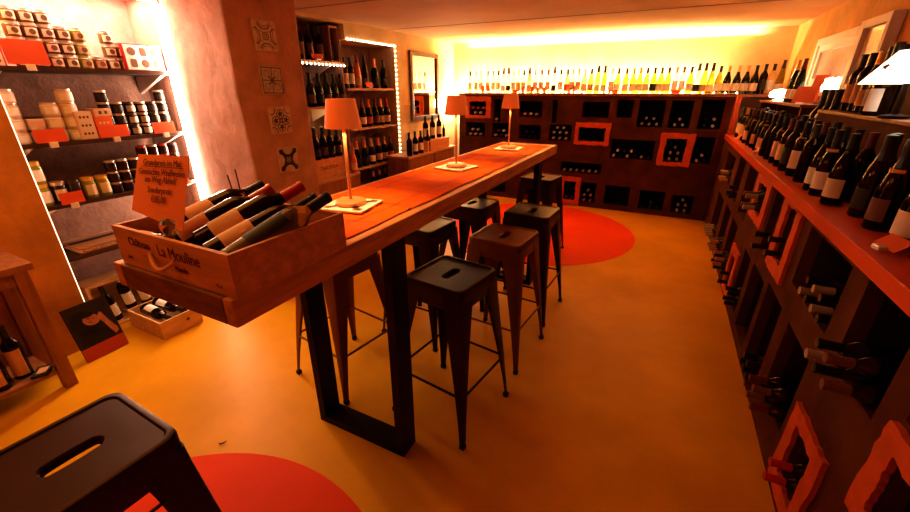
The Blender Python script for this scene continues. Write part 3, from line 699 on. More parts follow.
# bottles standing on the counter
FRONT = [(5.28, 'bordeaux', L_CRM, C_BLK), (5.10, 'bordeaux', L_CRM, C_GLD), (4.90, 'bordeaux', L_TAN, C_BLK), (4.70, 'burgundy', L_CRM, C_DRD), (4.52, 'bordeaux', None, C_BLK), (4.36, 'burgundy', L_TAN, C_BLK), (4.18, 'bordeaux', None, C_BLK), (4.02, 'burgundy', L_PNK, C_BLK), (3.84, 'burgundy', None, C_BLK),
         (3.66, 'bordeaux', None, C_BLK), (3.48, 'bordeaux', L_PNK, C_BLK), (3.33, 'bordeaux', L_CRM, C_DRD), (3.16, 'bordeaux', L_BLK, C_BLK), (2.99, 'bordeaux', L_CRM, C_BLK), (2.80, 'bordeaux', None, C_BLK),
         (2.58, 'burgundy', L_WHT, C_BLK), (2.46, 'burgundy', L_WHT, C_BLK), (2.28, 'burgundy', L_CRM, C_BLK), (2.10, 'champagne', L_BLK, C_BLK), (1.92, 'champagne', L_BRN, C_BLK), (1.74, 'champagne', L_CRM, C_BLK), (1.58, 'burgundy', L_BLK, C_BLK)]
LW = {None: 'no', L_CRM: 'cream', L_TAN: 'tan', L_WHT: 'white', L_PNK: 'pink', L_BLK: 'black', L_BRN: 'brown', L_GRY: 'grey', L_ORG: 'orange'}
rr = random.Random(3)
for i, (y, kind, lb, cp) in enumerate(FRONT):
    bottle('dark bottle with %s label, %s along the counter front from the corner' % (LW[lb], nth(i+1)), kind, G_BLK, cp, lb, ((.755 if y < 2.2 else .712)+rr.uniform(-.005, .006), y, CZ), face=200+rr.uniform(-12, 25), group='front row on the counter', n=20, labspan=2.1, neck=(L_TAN if i % 3 == 1 else None))
for i in range(24):
    y = 5.20-i*.157-(.04 if i > 18 else 0); kind = ('bordeaux', 'burgundy', 'bordeaux', 'champagne')[i % 4]; lb = (None, L_TAN, None, L_BLK, None, L_CRM, None)[i % 7]
    bottle('dark bottle with %s label, %s along the second counter row from the corner' % (LW[lb], nth(i+1)), kind, G_BLK, (C_BLK, C_BLK, C_DRD, C_BLK)[i % 4], lb, ((.845 if y < 2.12 else .798)+rr.uniform(-.002, .003), y, CZ), face=195+rr.uniform(-20, 30), group='second row on the counter', n=16, labspan=2.2)
# riser crate and upper board behind
rs = thing('riser_crate', 'upturned dark wooden crate behind the counter bottles by the window', 'crate', (0, 0, 0))
obj('crate_box', MB().box(.845, 1.055, 2.20, 3.42, CZ, CZ+.335), M_RACK, rs, bevel=.004)
obj('crate_lid', MB().box(.842, 1.058, 2.19, 3.43, CZ+.336, CZ+.352), M_WOODB, rs, bevel=.003)
ub = thing('wall_shelf', 'narrow wooden shelf under the window behind the counter bottles', 'shelf')
obj('shelf_board', MB().box(.86, 1.06, 3.95, 5.62, 1.395, 1.415), M_WOODB, ub, bevel=.003)
for y in (3.97, 4.8, 5.58): obj('shelf_support', MB().box(.88, 1.05, y-.012, y+.012, CZ, 1.395), M_RACK, ub)
UP = [(4.70, 'flute', G_GRN, C_GLD, L_PNK, 'dark green', 1.415), (4.50, 'flute', G_GRN, C_DRD, L_CRM, 'dark green', 1.415),
      (3.32, 'bordeaux', G_BLK, C_BLK, L_TAN, 'black', 1.403), (3.20, 'bordeaux', G_BLK, C_BLK, L_TAN, 'black', 1.403), (3.09, 'burgundy', G_BLK, C_GLD, L_TAN, 'black', 1.403), (2.98, 'champagne', G_BLK, C_BLK, L_GRY, 'black', 1.403), (2.86, 'champagne', G_BLK, C_BLK, L_WHT, 'black', 1.403)]
for i, (y, kind, gl, cp, lb, wd, z) in enumerate(UP):
    bottle('%s bottle, %s label, raised near the window, %s from the corner' % (wd, LW[lb], nth(i+1)), kind, gl, cp, lb, (.93+(.02 if z < 1.41 else 0), y, z), face=205, group='bottles raised by the window', n=18, labspan=2.2)
for i, y in enumerate((3.80, 3.66, 3.53)):
    bottle('oversized dark bottle standing under the window casement, %s from the corner' % nth(i+1), 'bordeaux', G_BLK, C_BLK, L_BLK, (.95, y, CZ), face=200, group='oversized bottles below the casement', n=20, scale=1.56)
bottle('big dark bottle with square white label on the riser crate beside the white shade', 'champagne', G_BLK, C_BLK, L_WHT, (.885, 2.72, 1.403), face=205, n=22, labspan=1.9, labz=(.02, .12))
# cards on the counter
def easel_card(label, loc, wdt, hgt, heading, group, m=M_CARD, lean=.2):
    o = thing('price_card', label, 'price card', loc, (0, 0, R(heading)), group)
    obj('card', MB().box(-wdt/2, wdt/2, -.001, .001, .012, .012+hgt, Matrix.Rotation(-lean, 4, 'X')), m, o)
    obj('card_clip', MB().box(-wdt*.18, wdt*.18, -.012, .012, 0, .014), M_CLIP, o, bevel=.003)
    return o
easel_card('large square orange card between the window and the counter bottles', (.875, 4.03, 1.4155), .19, .115, -62, 'cards on the counter')
easel_card('small orange card before the window, above the square card', (.99, 4.30, 1.4155), .12, .20, -62, 'cards on the counter')
easel_card('orange card with clear clip at the counter edge below the big bottles', (.672, 1.655, CZ+.0005), .10, .055, -78, 'cards on the counter', lean=.9)
easel_card('orange card with clear clip on the counter among the middle bottles', (.664, 3.93, CZ+.0005), .07, .05, -72, 'cards on the counter', lean=.6)
easel_card('small orange card with clear clip at the rack corner end of the counter', (.664, 5.02, CZ+.0005), .06, .05, -72, 'cards on the counter', lean=.6)
# lights on the counter
lw = thing('mushroom_lamp', 'small glowing white lamp on the counter where rack and wall meet', 'lamp', (.93, 5.10, 1.416))
obj('lamp_foot', MB().lathe([(.0005, 0), (.045, 0), (.045, .01), (.02, .018), (.018, .03), (.0005, .031)], 20), M_WHITE, lw, smooth=True)
obj('lamp_dome', MB().lathe([(.07, .03), (.085, .045), (.082, .075), (.055, .10), (.0005, .108)], 24), mat('lamp_dome_glow', (1, .95, .9), .4, emit=(1, .80, .58), estr=7), lw, smooth=True)
l2 = thing('shade_lamp', 'flared white lamp shade with a small dark star, beside the big bottles', 'lamp', (.87, 2.47, 1.403))
obj('lamp_base', MB().lathe([(.0005, 0), (.05, 0), (.05, .012), (.012, .02), (.010, .14), (.0005, .141)], 20), M_BLACKM, l2, smooth=True)
obj('lamp_shade', MB().lathe([(.150, .138), (.152, .138), (.060, .265), (.0005, .272), (.0005, .268), (.058, .262), (.148, .138)], 32), M_GLOWW, l2, smooth=True)
sp = [(.020*(1 if k % 2 == 0 else .42)*math.cos(k*PI/5+PI/2), .020*(1 if k % 2 == 0 else .42)*math.sin(k*PI/5+PI/2)) for k in range(10)]
d = Vector((-.9, -.44, 0)).normalized(); P = d*.1085+Vector((0, 0, .200)); up = Vector((-d.x*.09, -d.y*.09, .127)).normalized()
obj('star_mark', MB().prism(sp, 0, .001), L_BRN, l2, M=frame_mat(P+d*.0045+Vector((0, 0, .003)), Vector((0, 0, 1)).cross(d), up))
sl = thing('string_light', 'bunched glittering white string lights on the window sill', 'string light', (1.045, 4.0, 1.50))  # bulbs added for the glitter reflected in the window glass
rr2 = random.Random(11); pts = [(rr2.uniform(-.015, .012), rr2.uniform(-.02, .50), .01+rr2.uniform(0, .085)) for _ in range(46)]
obj('light_cable', MB().tube(pts, .0016, 4), C_WHT, sl)
for q in pts: link('light_bulb', cached('lb2', lambda: MB().ball(Vector((0, 0, 0)), .010, 6).mesh('light_bulb', M_BULB, True)), sl, q)

# ------------------------------------------------------------------ jar recess
SX0, SX1 = XN+.002, -3.085
SHZ = {1: 1.63, 2: 1.24, 3: .893, 4: .57}
for k, z in SHZ.items():
    s = thing('wall_shelf', 'dark shelf above white wedges of light in the jar recess, %s from the top' % nth(k), 'shelf', (0, 0, z), (0, 0, 0), 'shelves in the jar recess')
    obj('shelf_board', MB().box(SX0, SX1, NY0+.004, NY1-.004, -.022, 0), M_SHELF, s, bevel=.002)
    obj('shelf_edge', MB().box(SX1, SX1+.006, NY0+.004, NY1-.004, -.018, .002), M_SHELFE, s)
    for y in (NY0+.05, NY1-.05):
        obj('shelf_wedge', MB().prism([(SX0, -.14), (SX0, -.0225), (SX1-.01, -.0225)], -.012, .012, Matrix(((1, 0, 0, 0), (0, 0, 1, y), (0, 1, 0, 0), (0, 0, 0, 1)))), M_WEDGE, s)  # white wedges model the light patches below the shelf, not real brackets
# light strips round the opening
def strip(name, label, pts, w, m):
    o = obj(name, MB().tube(pts, w, 6), m); return tag(o, label, 'light strip', 'light strips round the recesses')
strip('led_strip', 'white light strip down the pillar side of the jar recess', [(XL-.004, NY1-.012, .34), (XL-.004, NY1-.012, 2.02)], .021, M_LED)
strip('led_strip', 'white light strip across the top of the jar recess', [(XL-.004, NY1-.04, 2.048), (XL-.004, NY0+.03, 2.048)], .018, M_LED)
strip('led_strip', 'white light strip down the orange wall side of the jar recess', [(XL-.03, NY0+.008, .12), (XL-.03, NY0+.008, 2.01)], .006, mat('led_dim', (1, .9, .8), .5, emit=(1, .72, .5), estr=1.6))
# jars
JK = {'small': (.034, .072), 'wide': (.041, .070), 'tall': (.036, .125), 'dark': (.033, .068)}
def jar(label, kind, body, lid, lab, loc, group):
    r, h = JK[kind]
    me = cached(('j', kind, body.name), lambda: MB().lathe([(.0005, 0), (r*.93, 0), (r, .004), (r, h*.76), (r*.86, h*.84), (r*.86, h*.86), (.0005, h*.86)], 16).mesh('jar', body, True))
    o = link('jar', me, None, loc); tag(o, label, 'jar', group)
    link('jar_lid', cached(('jl', kind, lid.name), lambda: MB().lathe([(r*.9, h*.83), (r*.92, h*.985), (r*.86, h), (.0005, h)], 16).mesh('jar_lid', lid, True)), o)
    if lab and kind == 'small': link('label_mark', cached(('jm', kind), lambda: MB().prism([(r*.42*math.cos(t*PI/7), r*.42*math.sin(t*PI/7)) for t in range(14)], 0, .001, frame_mat((r+.0008, 0, h*.42), (0, 1, 0), (0, 0, 1))).mesh('label_mark', L_BRN)), o)
    if lab: link('paper_label', cached(('jp', kind, lab.name), lambda: patch(r+.0006, h*.14, h*.66, -.85, .85).mesh('paper_label', lab, True)), o)
    return o
J_BRN = mat('jar_brown', (.20, .09, .03), .15, spec=.6); J_WHT = mat('jar_cream', (.78, .62, .52), .3); J_DRK = mat('jar_dark', (.035, .018, .014), .15, spec=.6); J_GRN = mat('jar_green', (.30, .28, .04), .15, spec=.6); J_RED = mat('jar_red', (.45, .10, .04), .2)
J_LSV = mat('lid_silver', (.78, .66, .58), .3, metal=.5); J_LYE = mat('lid_yellow', (.75, .45, .05), .4); J_LDK = mat('lid_dark', (.06, .03, .025), .4)
def stacks(shelf, spec, words, dx=0.0):
    z = SHZ[shelf]; last = -9
    for ci, (px, n, kind, body, lid, lab, cw) in enumerate(spec):
        x = -3.15+dx; y = onx(px, {1: 62, 2: 135, 3: 190}[shelf], x).y; r, h = JK[kind]
        y = max(y, NY0+.045, last+r+.0015); last = y+r
        if y > NY1-.036: continue
        for k in range(n):
            lv = 'alone' if n == 1 else nth(k+1)+' up' if k < n-1 else 'topmost'
            jar('%s jar, %s in the %s stack along the %s jar shelf' % (cw, lv, nth(ci+1), nth(shelf)), kind, body, lid, lab, (x, y, z+.0005+k*(h+.0006)), words)
S1 = [(24, 4, 'small', J_BRN, J_LSV, L_CRM, 'brown'), (39, 4, 'small', J_BRN, J_LSV, L_CRM, 'brown'), (54, 4, 'small', J_BRN, J_LSV, L_PNK, 'brown'), (66, 3, 'small', J_BRN, J_LSV, L_CRM, 'brown'), (79, 3, 'small', J_GRN, J_LSV, L_TAN, 'olive'), (92, 1, 'small', J_BRN, J_LSV, L_TAN, 'brown'), (104, 3, 'small', J_BRN, J_LSV, L_CRM, 'brown'), (115, 2, 'small', J_BRN, J_LSV, L_TAN, 'brown')]
stacks(1, S1, 'jars on the top shelf')
S2 = [(8, 4, 'wide', J_WHT, J_LSV, L_WHT, 'cream'), (26, 2, 'wide', J_WHT, J_LDK, L_PNK, 'pinkish'), (42, 3, 'wide', J_WHT, J_LSV, L_WHT, 'cream'), (58, 4, 'wide', J_WHT, J_LSV, L_WHT, 'cream'), (113, 4, 'dark', J_DRK, J_LSV, L_BLK, 'dark'), (124, 3, 'dark', J_DRK, J_LSV, L_BLK, 'dark'), (135, 3, 'dark', J_DRK, J_LDK, L_GRY, 'dark'), (146, 3, 'dark', J_DRK, J_LSV, L_GRY, 'dark'), (157, 3, 'dark', J_DRK, J_LDK, L_BLK, 'dark'), (168, 4, 'dark', J_DRK, J_LSV, L_BLK, 'dark')]
stacks(2, S2, 'jars on the second shelf')
S3 = [(34, 2, 'tall', J_GRN, J_LYE, L_WHT, 'tall yellow lidded'), (48, 1, 'tall', J_DRK, J_LSV, L_CRM, 'tall dark'), (64, 1, 'tall', J_DRK, J_LDK, None, 'tall dark'), (80, 1, 'tall', J_GRN, J_LYE, L_CRM, 'tall yellow lidded'), (96, 1, 'tall', J_GRN, J_LYE, L_CRM, 'tall pickle'),
      (112, 3, 'dark', J_DRK, J_LSV, None, 'small dark'), (122, 3, 'dark', J_DRK, J_LSV, None, 'small dark'), (132, 3, 'dark', J_DRK, J_LSV, L_BLK, 'small dark'), (144, 4, 'dark', J_DRK, C_RED, None, 'small red lidded'), (155, 4, 'dark', J_DRK, J_LSV, None, 'small dark'), (166, 4, 'dark', J_DRK, C_RED, None, 'small red lidded'), (177, 4, 'dark', J_DRK, J_LDK, None, 'small dark')]
stacks(3, S3, 'jars on the third shelf')
# cartons
def carton(label, y0, y1, z0, z1, m, x0=-3.20, x1=-3.10, panel=None, npr=(3, 2), pm=None):
    o = thing('carton', label, 'carton', (0, 0, z0))
    obj('box_body', MB().box(x0, x1, y0, y1, 0, z1-z0), m, o, bevel=.002)
    if panel:
        obj('front_panel', MB().box(x1, x1+.0012, y0+.008, y1-.008, .006, z1-z0-.006), panel, o)
        mb = MB(); w = (y1-y0-.03)/npr[0]; h = (z1-z0-.02)/npr[1]
        for i in range(npr[0]):
            for j in range(npr[1]):
                cy, cz = y0+.015+w*(i+.5), .01+h*(j+.5); rr_ = min(w, h)*.36
                poly = [(rr_*.8*a, rr_*b) for a, b in ((-.8, -1), (.8, -1), (1, -.6), (1, .6), (.8, .8), (.8, 1), (-.8, 1), (-.8, .8), (-1, .6), (-1, -.6))] if (i+j) % 2 == 0 or npr[1] == 1 else [(rr_*math.cos(t*PI/8), rr_*math.sin(t*PI/8)) for t in range(16)]
                mb.prism(poly, 0, .001, frame_mat((x1+.0012, cy, cz), (0, 1, 0), (0, 0, 1)))
        obj('printed_pattern', mb, pm or L_BRN, o)
    return o
ya = onx(122, 50, -3.10).y; yb = 1.775
carton('white carton printed with jar pictures at the end of the top jar shelf', ya, yb, 1.631, 1.785, C_RED, panel=L_WHT)
carton('red and white carton at the orange wall end of the top jar shelf', NY0+.03, NY0+.13, 1.631, 1.775, C_RED, x0=-3.30, x1=-3.215, panel=L_CRM, npr=(3, 3))
ya = onx(72, 128, -3.10).y+.03; yb = onx(104, 128, -3.10).y
carton('pale pink carton behind the orange tray on the second jar shelf', ya, ya+.085, 1.2405, 1.40, L_PNK, panel=L_CRM, npr=(3, 3))
carton('orange tray carton with jars pictured on the second jar shelf', ya+.09, yb+.055, 1.2405, 1.365, C_ORG, panel=C_ORG, npr=(3, 2), pm=L_CRM)
carton('pinkish carton lying on the orange tray carton', ya+.10, ya+.19, 1.366, 1.412, L_PNK, panel=L_CRM, npr=(2, 1))
# price cards on the shelves
for shelf, x0, x1, z0, z1, wd in ((1, 8, 51, 1.637, 1.76, 'big orange card clipped to the top jar shelf'), (2, 33, 66, 1.240, 1.315, 'orange card clipped to the second jar shelf below the cream jars'), (2, 100, 130, 1.240, 1.315, 'orange card clipped to the second jar shelf below the tray carton'), (2, 155, 177, 1.240, 1.315, 'orange card on the second jar shelf by the pillar light strip'), (3, 60, 85, .890, .960, 'orange card clipped to the third jar shelf'), (3, 176, 194, .880, .965, 'orange card on the third jar shelf by the pillar light strip')):
    pyy = {1: 62, 2: 132, 3: 197}[shelf]; a, b = onx(x0, pyy, -3.06).y, onx(x1, pyy, -3.06).y
    a = max(a, NY0+.03); b = min(b, NY1-.035)
    o = thing('price_card', wd, 'price card', (-3.066, (a+b)/2, z0), (0, 0, 0), 'price cards on the jar shelves')
    obj('card', MB().box(-.001, .001, -(b-a)/2, (b-a)/2, .004, z1-z0, Matrix.Rotation(-.12, 4, 'Y')), M_CARD, o)
    obj('card_clip', MB().box(-.012, .006, -.018, .018, -.026, .006), M_CLIP, o, bevel=.003)
# woven tray on the lowest shelf
tr = thing('woven_tray', 'flat woven wicker tray on the lowest jar shelf', 'tray', (0, 0, .571))
mb = MB()
for k in range(26):
    y = 1.0+k*.0235; mb.tube([(-3.10, y, .008), (-3.10, y+.022, .032)], .0022, 4); mb.tube([(-3.10, y+.022, .008), (-3.10, y, .032)], .0022, 4)
obj('woven_side', mb, M_SHELFW, tr); obj('tray_bottom', MB().box(-3.34, -3.105, .995, 1.61, 0, .006), M_SHELFW, tr); obj('tray_rim', MB().tube([(-3.10, .99, .036), (-3.10, 1.615, .036), (-3.345, 1.615, .036), (-3.345, .99, .036)], .005, 6, True), M_SHELFW, tr)

# floor of the recess: display crate on its side, three bottles, low crate
dc = thing('display_crate', 'pale wooden crate standing on its side in the recess, bottles inside', 'crate', (-3.17, .965, 0), (0, 0, 0))
dy = .60; dz = .33
obj('crate_back', MB().box(-.165, -.155, 0, dy, 0, dz), M_WOODL, dc); obj('crate_board', MB().box(-.155, .0, 0, .018, 0, dz), M_WOODL, dc, bevel=.001); obj('crate_board', MB().box(-.155, .0, dy-.018, dy, 0, dz), M_WOODL, dc, bevel=.001)
obj('crate_board', MB().box(-.155, .0, .012, dy-.012, 0, .012), M_WOODL, dc, bevel=.001); obj('crate_board', MB().box(-.155, .0, .012, dy-.012, dz-.018, dz), M_WOODL, dc, bevel=.001)
for i, (y, cp) in enumerate(((1.095, C_BLK), (1.20, C_WHT), (1.30, C_WHT))):
    bottle('dark white labelled bottle in the side-on floor crate, %s from the orange wall' % nth(i+1), 'bordeaux', G_BLK, cp, L_WHT, (-3.245, y, .0135+(.0, .045, .03)[i]), rot=(R(7), R(3), 0), group='bottles in the side-on floor crate', labspan=2.6, scale=.92)
obj('bottle_rest', MB().box(-.15, -.02, .195, dy-.02, .0125, .040), M_WOODL, dc)
fc = thing('floor_crate', 'pale low wooden crate of lying bottles on the floor by the recess', 'crate')
open_crate(fc, -3.08, -2.69, 1.10, 1.36, .001, .125, .010, M_WOODL)
obj('crate_mark', MB().lathe([(.0005, 0), (.012, 0), (.012, .001), (.0005, .0012)], 14, frame_mat((-2.6898, 1.27, .07), (0, 1, 0), (0, 0, 1))), L_BRN, fc)
lying('bottle with white label lying in the low floor crate, on the display crate side', 'bordeaux', G_BLK, C_BLK, (-3.05, 1.275, .105), (1, .05, .02), L_WHT, PI*.5, group='bottles in the low floor crate', labspan=2.6)
lying('bottle with white label lying in the low floor crate, on the room side', 'bordeaux', G_BLK, C_BLK, (-3.02, 1.185, .110), (1, -.03, .02), L_WHT, PI*.4, group='bottles in the low floor crate', labspan=2.6)

# picture leaning on the orange wall
pc = thing('portrait_panel', 'dark panel picturing a resting woman, red band below, on the floor', 'picture', (-2.852, .862, .004), (0, R(-13), R(4)))
PW, PH = .225, .345
obj('panel', MB().box(-.012, 0, -PW/2, PW/2, 0, PH), mat('panel_dark', (.025, .012, .012), .5, noise=.2, scale=8), pc, bevel=.001)
fm = lambda d: frame_mat((d, 0, 0), (0, 1, 0), (0, 0, 1))
obj('red_band', MB().box(-PW/2, PW/2, .001, .082, 0, .0006, fm(.0002)), mat('band_red', (.42, .05, .015), .6), pc)
SK = mat('printed_skin', (.50, .20, .10), .6, noise=.3, scale=30)
ell = lambda cx, cy, a, b, rt=0, n=20: [(cx+a*math.cos(t*2*PI/n)*math.cos(rt)-b*math.sin(t*2*PI/n)*math.sin(rt), cy+a*math.cos(t*2*PI/n)*math.sin(rt)+b*math.sin(t*2*PI/n)*math.cos(rt)) for t in range(n)]
obj('printed_hair', MB().prism(ell(-.035, .225, .066, .078, .2), 0, .0006, fm(.0002)), mat('printed_hair', (.004, .003, .003), .6), pc)
obj('printed_dress', MB().prism([(-.10, .083), (.07, .083), (.05, .15), (-.01, .19), (-.085, .17)], 0, .0005, fm(.0003)), mat('printed_hair', (.004, .003, .003), .6), pc)
obj('printed_face', MB().prism(ell(-.002, .234, .043, .034, -.35), 0, .0006, fm(.0012)), SK, pc)
obj('printed_fringe', MB().prism(ell(-.034, .276, .055, .018, -.2), 0, .0006, fm(.0028)), mat('printed_hair', (.004, .003, .003), .6), pc)
obj('printed_arm', MB().prism([(.034, .222), (.036, .246), (.048, .262), (.058, .256), (.064, .232), (.076, .190), (.098, .135), (.100, .110), (.078, .098), (.062, .140), (.048, .190)], 0, .0006, fm(.0016)), SK, pc)
obj('printed_features', MB().prism(ell(-.014, .246, .009, .003, -.45, 10), 0, .0005, fm(.0021)).prism(ell(.010, .236, .009, .003, -.45, 10), 0, .0005, fm(.0021)).prism(ell(-.012, .222, .010, .004, -.45, 10), 0, .0005, fm(.0021)), L_BRN, pc)

# ------------------------------------------------------------------ azulejo tiles on the pillar
for i, (y, z, wd) in enumerate(((2.078, 1.838, 'star patterned, topmost'), (2.076, 1.575, 'quartered, second from the top'), (2.096, 1.318, 'four flower, third from the top'), (2.110, 1.045, 'crossing arcs, lowest'))):
    M = frame_mat((-2.408, y, z), (0, 1, 0), (0, 0, 1))
    tl = thing('wall_tile', 'square decorative tile on the pink pillar, '+wd, 'tile', (-2.434, y-.015, z), (0, 0, 0), 'tiles on the pillar')
    Ml = frame_mat((0, 0, 0), (0, 1, 0), (0, 0, 1)) @ Matrix.Rotation(R((1.5, -1, 1, -1.5)[i]), 4, 'Z')
    obj('tile_slab', MB().box(-.088, .088, -.088, .088, -.02, .012), (M_TILEP, M_TILEG, M_TILEP, M_TILEP)[i], tl, bevel=.002, M=Ml)
    obj('tile_pattern', azulejo(i, .083, (.007, .006, .008, .010)[i]), M_INK, tl, M=Ml @ Matrix.Translation((0, 0, .0126)))

# ------------------------------------------------------------------ wine recess
def wshelf(label, y0, y1, z, x1=-3.07, th=.024):
    s = thing('wall_shelf', label, 'shelf', (0, 0, z), (0, 0, 0), 'shelves in the wine recess')
    obj('shelf_board', MB().box(XN+.002, x1, y0, y1, -th, 0), M_SHELFW, s, bevel=.002)
    for y in (y0+.14, y1-.14): obj('shelf_wedge', MB().prism([(XN+.003, -.16), (XN+.003, -th-.0005), (x1-.03, -th-.0005)], -.010, .010, Matrix(((1, 0, 0, 0), (0, 0, 1, y), (0, 1, 0, 0), (0, 0, 0, 1)))), M_WEDGE, s)
    return s
wshelf('wooden shelf with lights beneath, top of the wine recess by the pillar', WY0+.01, 3.55, 1.775)
wshelf('wooden shelf behind the lamp shade, pillar side of the wine recess', WY0+.01, 3.50, 1.36)
wshelf('upper wooden shelf at the mirror side of the wine recess', 3.56, WY1-.01, 1.53)
wshelf('middle wooden shelf at the mirror side of the wine recess', 3.56, WY1-.01, 1.115)
wshelf('lower wooden shelf at the mirror side of the wine recess', 3.56, WY1-.01, .675)
dv = struct('trim_4', MB().box(XN, -3.09, 3.525, 3.545, .29, 2.12), M_NICHE)
def wrow(px, z, kind, gl, caps, labs, words, x=-3.135, row=90, group=None, scale=1.0):
    for i, p_ in enumerate(px):
        y = onx(p_, row, x).y; c_ = caps[i % len(caps)]; l_ = labs[i % len(labs)]
        bottle('%s, %s from the pillar' % (words, nth(i+1)) if len(px) > 1 else words, kind[i % len(kind)] if isinstance(kind, (list, tuple)) else kind, gl[i % len(gl)] if isinstance(gl, (list, tuple)) else gl, c_, l_, (x, y, z+.0008), face=-35, group=group or words, n=16, labspan=2.2, scale=scale)
wrow((299, 308.5, 318.5), 1.775, 'bordeaux', G_BLK, (C_BLK,), (L_BRN,), 'black bottle on the top wine shelf', row=40)
wrow((310.5, 319, 327, 334.5, 341.5), 1.36, 'champagne', G_GRN, (C_BLK,), (L_BRN, L_BLK), 'dark green bottle on the lit second wine shelf', row=90, scale=.98)
wrow((315.5, 323.5, 330.5, 337.5), .852, 'champagne', G_BLK, (C_BLK,), (L_BLK, L_BRN), 'black bottle standing on the lettered wooden crate', row=145)
wrow((345.5, 351.5, 358, 365.5, 375, 384), 1.53, ['bordeaux', 'bordeaux', 'flute', 'flute', 'champagne', 'champagne'], [G_BLK, G_BLK, G_ROSE, G_BLK, G_BLK, G_BLK], (C_BLK, C_BLK, C_DRD, C_BLK, C_PNK, C_BLK), (L_CRM, L_CRM, L_CRM, L_BRN, L_BLK, L_BLK), 'bottle on the upper mirror side wine shelf', row=80)
wrow((355, 362.5, 369, 375.5, 381, 387), 1.115, 'champagne', G_BLK, (C_WHT, C_DRD, C_ORG, C_DRD, C_PNK, C_RED), (L_CRM, L_WHT, L_ORG, L_BRN, L_PNK, L_PNK), 'foil capped bottle on the middle wine shelf', row=115, scale=.95)
wrow((352, 357.5, 365, 372, 379, 385, 391), .675, 'champagne', G_BLK, (C_PNK, C_PNK, C_PNK, C_WHT, C_PNK, C_GLD, C_DRD), (L_BRN, L_BLK, L_BLK, L_WHT, L_PNK, L_PNK, L_ORG), 'foil capped bottle on the lower wine shelf', row=155, scale=.95)
wrow((374, 380, 386, 392), .281, 'bordeaux', G_BLK, (C_GLD, C_PNK, C_PNK, C_DRD), (L_BRN,), 'dark bottle on the recess floor below the wine shelves', row=180)
# boxes in the recess
bx = thing('bottle_box', 'narrow wooden box on the top wine shelf with one bottle inside', 'box', (-3.10, 3.44, 1.7756))
for a, b, c_, d_ in ((-.06, -.05, 0, .315), (.05, .06, 0, .315)): obj('box_side', MB().box(-.16, .02, a, b, c_, d_), M_WOODB, bx)
obj('box_end', MB().box(-.16, .02, -.05, .05, .303, .315), M_WOODL, bx); obj('box_end', MB().box(-.16, .02, -.05, .05, 0, .010), M_WOODB, bx); obj('box_back', MB().box(-.17, -.16, -.06, .06, 0, .315), M_WOODB, bx)
bottle('dark bottle standing inside the narrow wooden box', 'bordeaux', G_BLK, C_DRD, L_BLK, (-3.145, 3.44, 1.7862), face=-30, scale=.94)
wc = thing('wine_crate', 'wooden wine crate with faint lettering in the recess beside the pillar', 'crate')
obj('crate_box', MB().box(-3.36, -3.065, 2.76, 3.42, .67, .851), M_WOODX, wc, bevel=.003)
text_obj('lettering', 'TRADITION', .05, M_TXT, wc, frame_mat((-3.0642, 3.16, .765), (0, 1, 0), (0, 0, 1)))
ws = thing('side_board', 'low wooden ledge below the lettered crate in the wine recess', 'ledge')
obj('ledge_top', MB().box(-3.36, -2.96, 2.735, 3.515, .642, .668), M_SHELFW, ws, bevel=.003)
obj('ledge_front', MB().box(-3.04, -2.97, 2.74, 3.51, 0, .642), M_WOODB, ws)
bottle('orange rosé bottle on the ledge in front of the wine recess', 'burgundy', G_ROSE, C_PNK, L_PNK, (-3.005, 3.47, .6688), face=-35, scale=.9)
easel_card('orange card on the top wine shelf before the black bottles', (-3.078, 3.19, 1.776), .15, .045, 90, 'cards in the wine recess')
easel_card('small orange card on the upper mirror side wine shelf', (-3.082, 3.96, 1.531), .13, .05, 90, 'cards in the wine recess')
# bead lights round the wine recess
def bead_strip(label, pts, step=.05):
    o = thing('bead_light', label, 'string light', (0, 0, 0), (0, 0, 0), 'bead lights round the wine recess')
    P = []
    for a, b in zip(pts[:-1], pts[1:]):
        a, b = Vector(a), Vector(b); n = max(2, int((b-a).length/step)); P += [a.lerp(b, k/n) for k in range(n)]
    P.append(Vector(pts[-1])); n = len(P)
    obj('light_tube', MB().tube(pts, .004, 5), C_WHT, o)
    for q in P[:100]: link('light_bead', cached('bead', lambda: MB().ball(Vector((0, 0, 0)), .0095, 6).mesh('light_bead', M_LEDW, True)), o, q)
bead_strip('string of white bead lights across the top of the wine recess', [(XL+.012, 3.59, 1.992), (XL+.012, WY1-.01, 1.992)])
bead_strip('string of white bead lights down the mirror side of the wine recess', [(XL+.012, WY1+.012, 1.992), (XL+.012, WY1+.018, .40)])
bead_strip('short string of white bead lights under the top wine shelf', [(-3.06, WY0+.2, 1.742), (-3.06, 3.53, 1.742)])

# ------------------------------------------------------------------ mirror, cabinet and its bottles
mi = thing('wall_mirror', 'tall dark framed mirror on the yellow wall', 'mirror', (XL, 5.10, 1.55))
f = MB(); a, b, c_, d_, u = -.37, .36, -.42, .42, .055
f.box(.001, .035, a, a+u, c_, d_); f.box(.001, .035, b-u, b, c_, d_); f.box(.001, .035, a+u, b-u, c_, c_+u); f.box(.001, .035, a+u, b-u, d_-u, d_)
obj('mirror_frame', f, M_FRAME, mi, bevel=.006); obj('mirror_glass', MB().box(.002, .012, a+u, b-u, c_+u, d_-u), M_MIRROR, mi)
cbx = thing('low_cabinet', 'low brown cabinet below the mirror holding bottles and a crate', 'cabinet')
obj('cabinet_body', MB().box(XL+.01, -2.73, 4.14, 5.36, .02, .735), M_WOODB, cbx, bevel=.003)
obj('cabinet_top', MB().box(XL+.008, -2.70, 4.11, 5.39, .735, .760), M_SHELFW, cbx, bevel=.003)
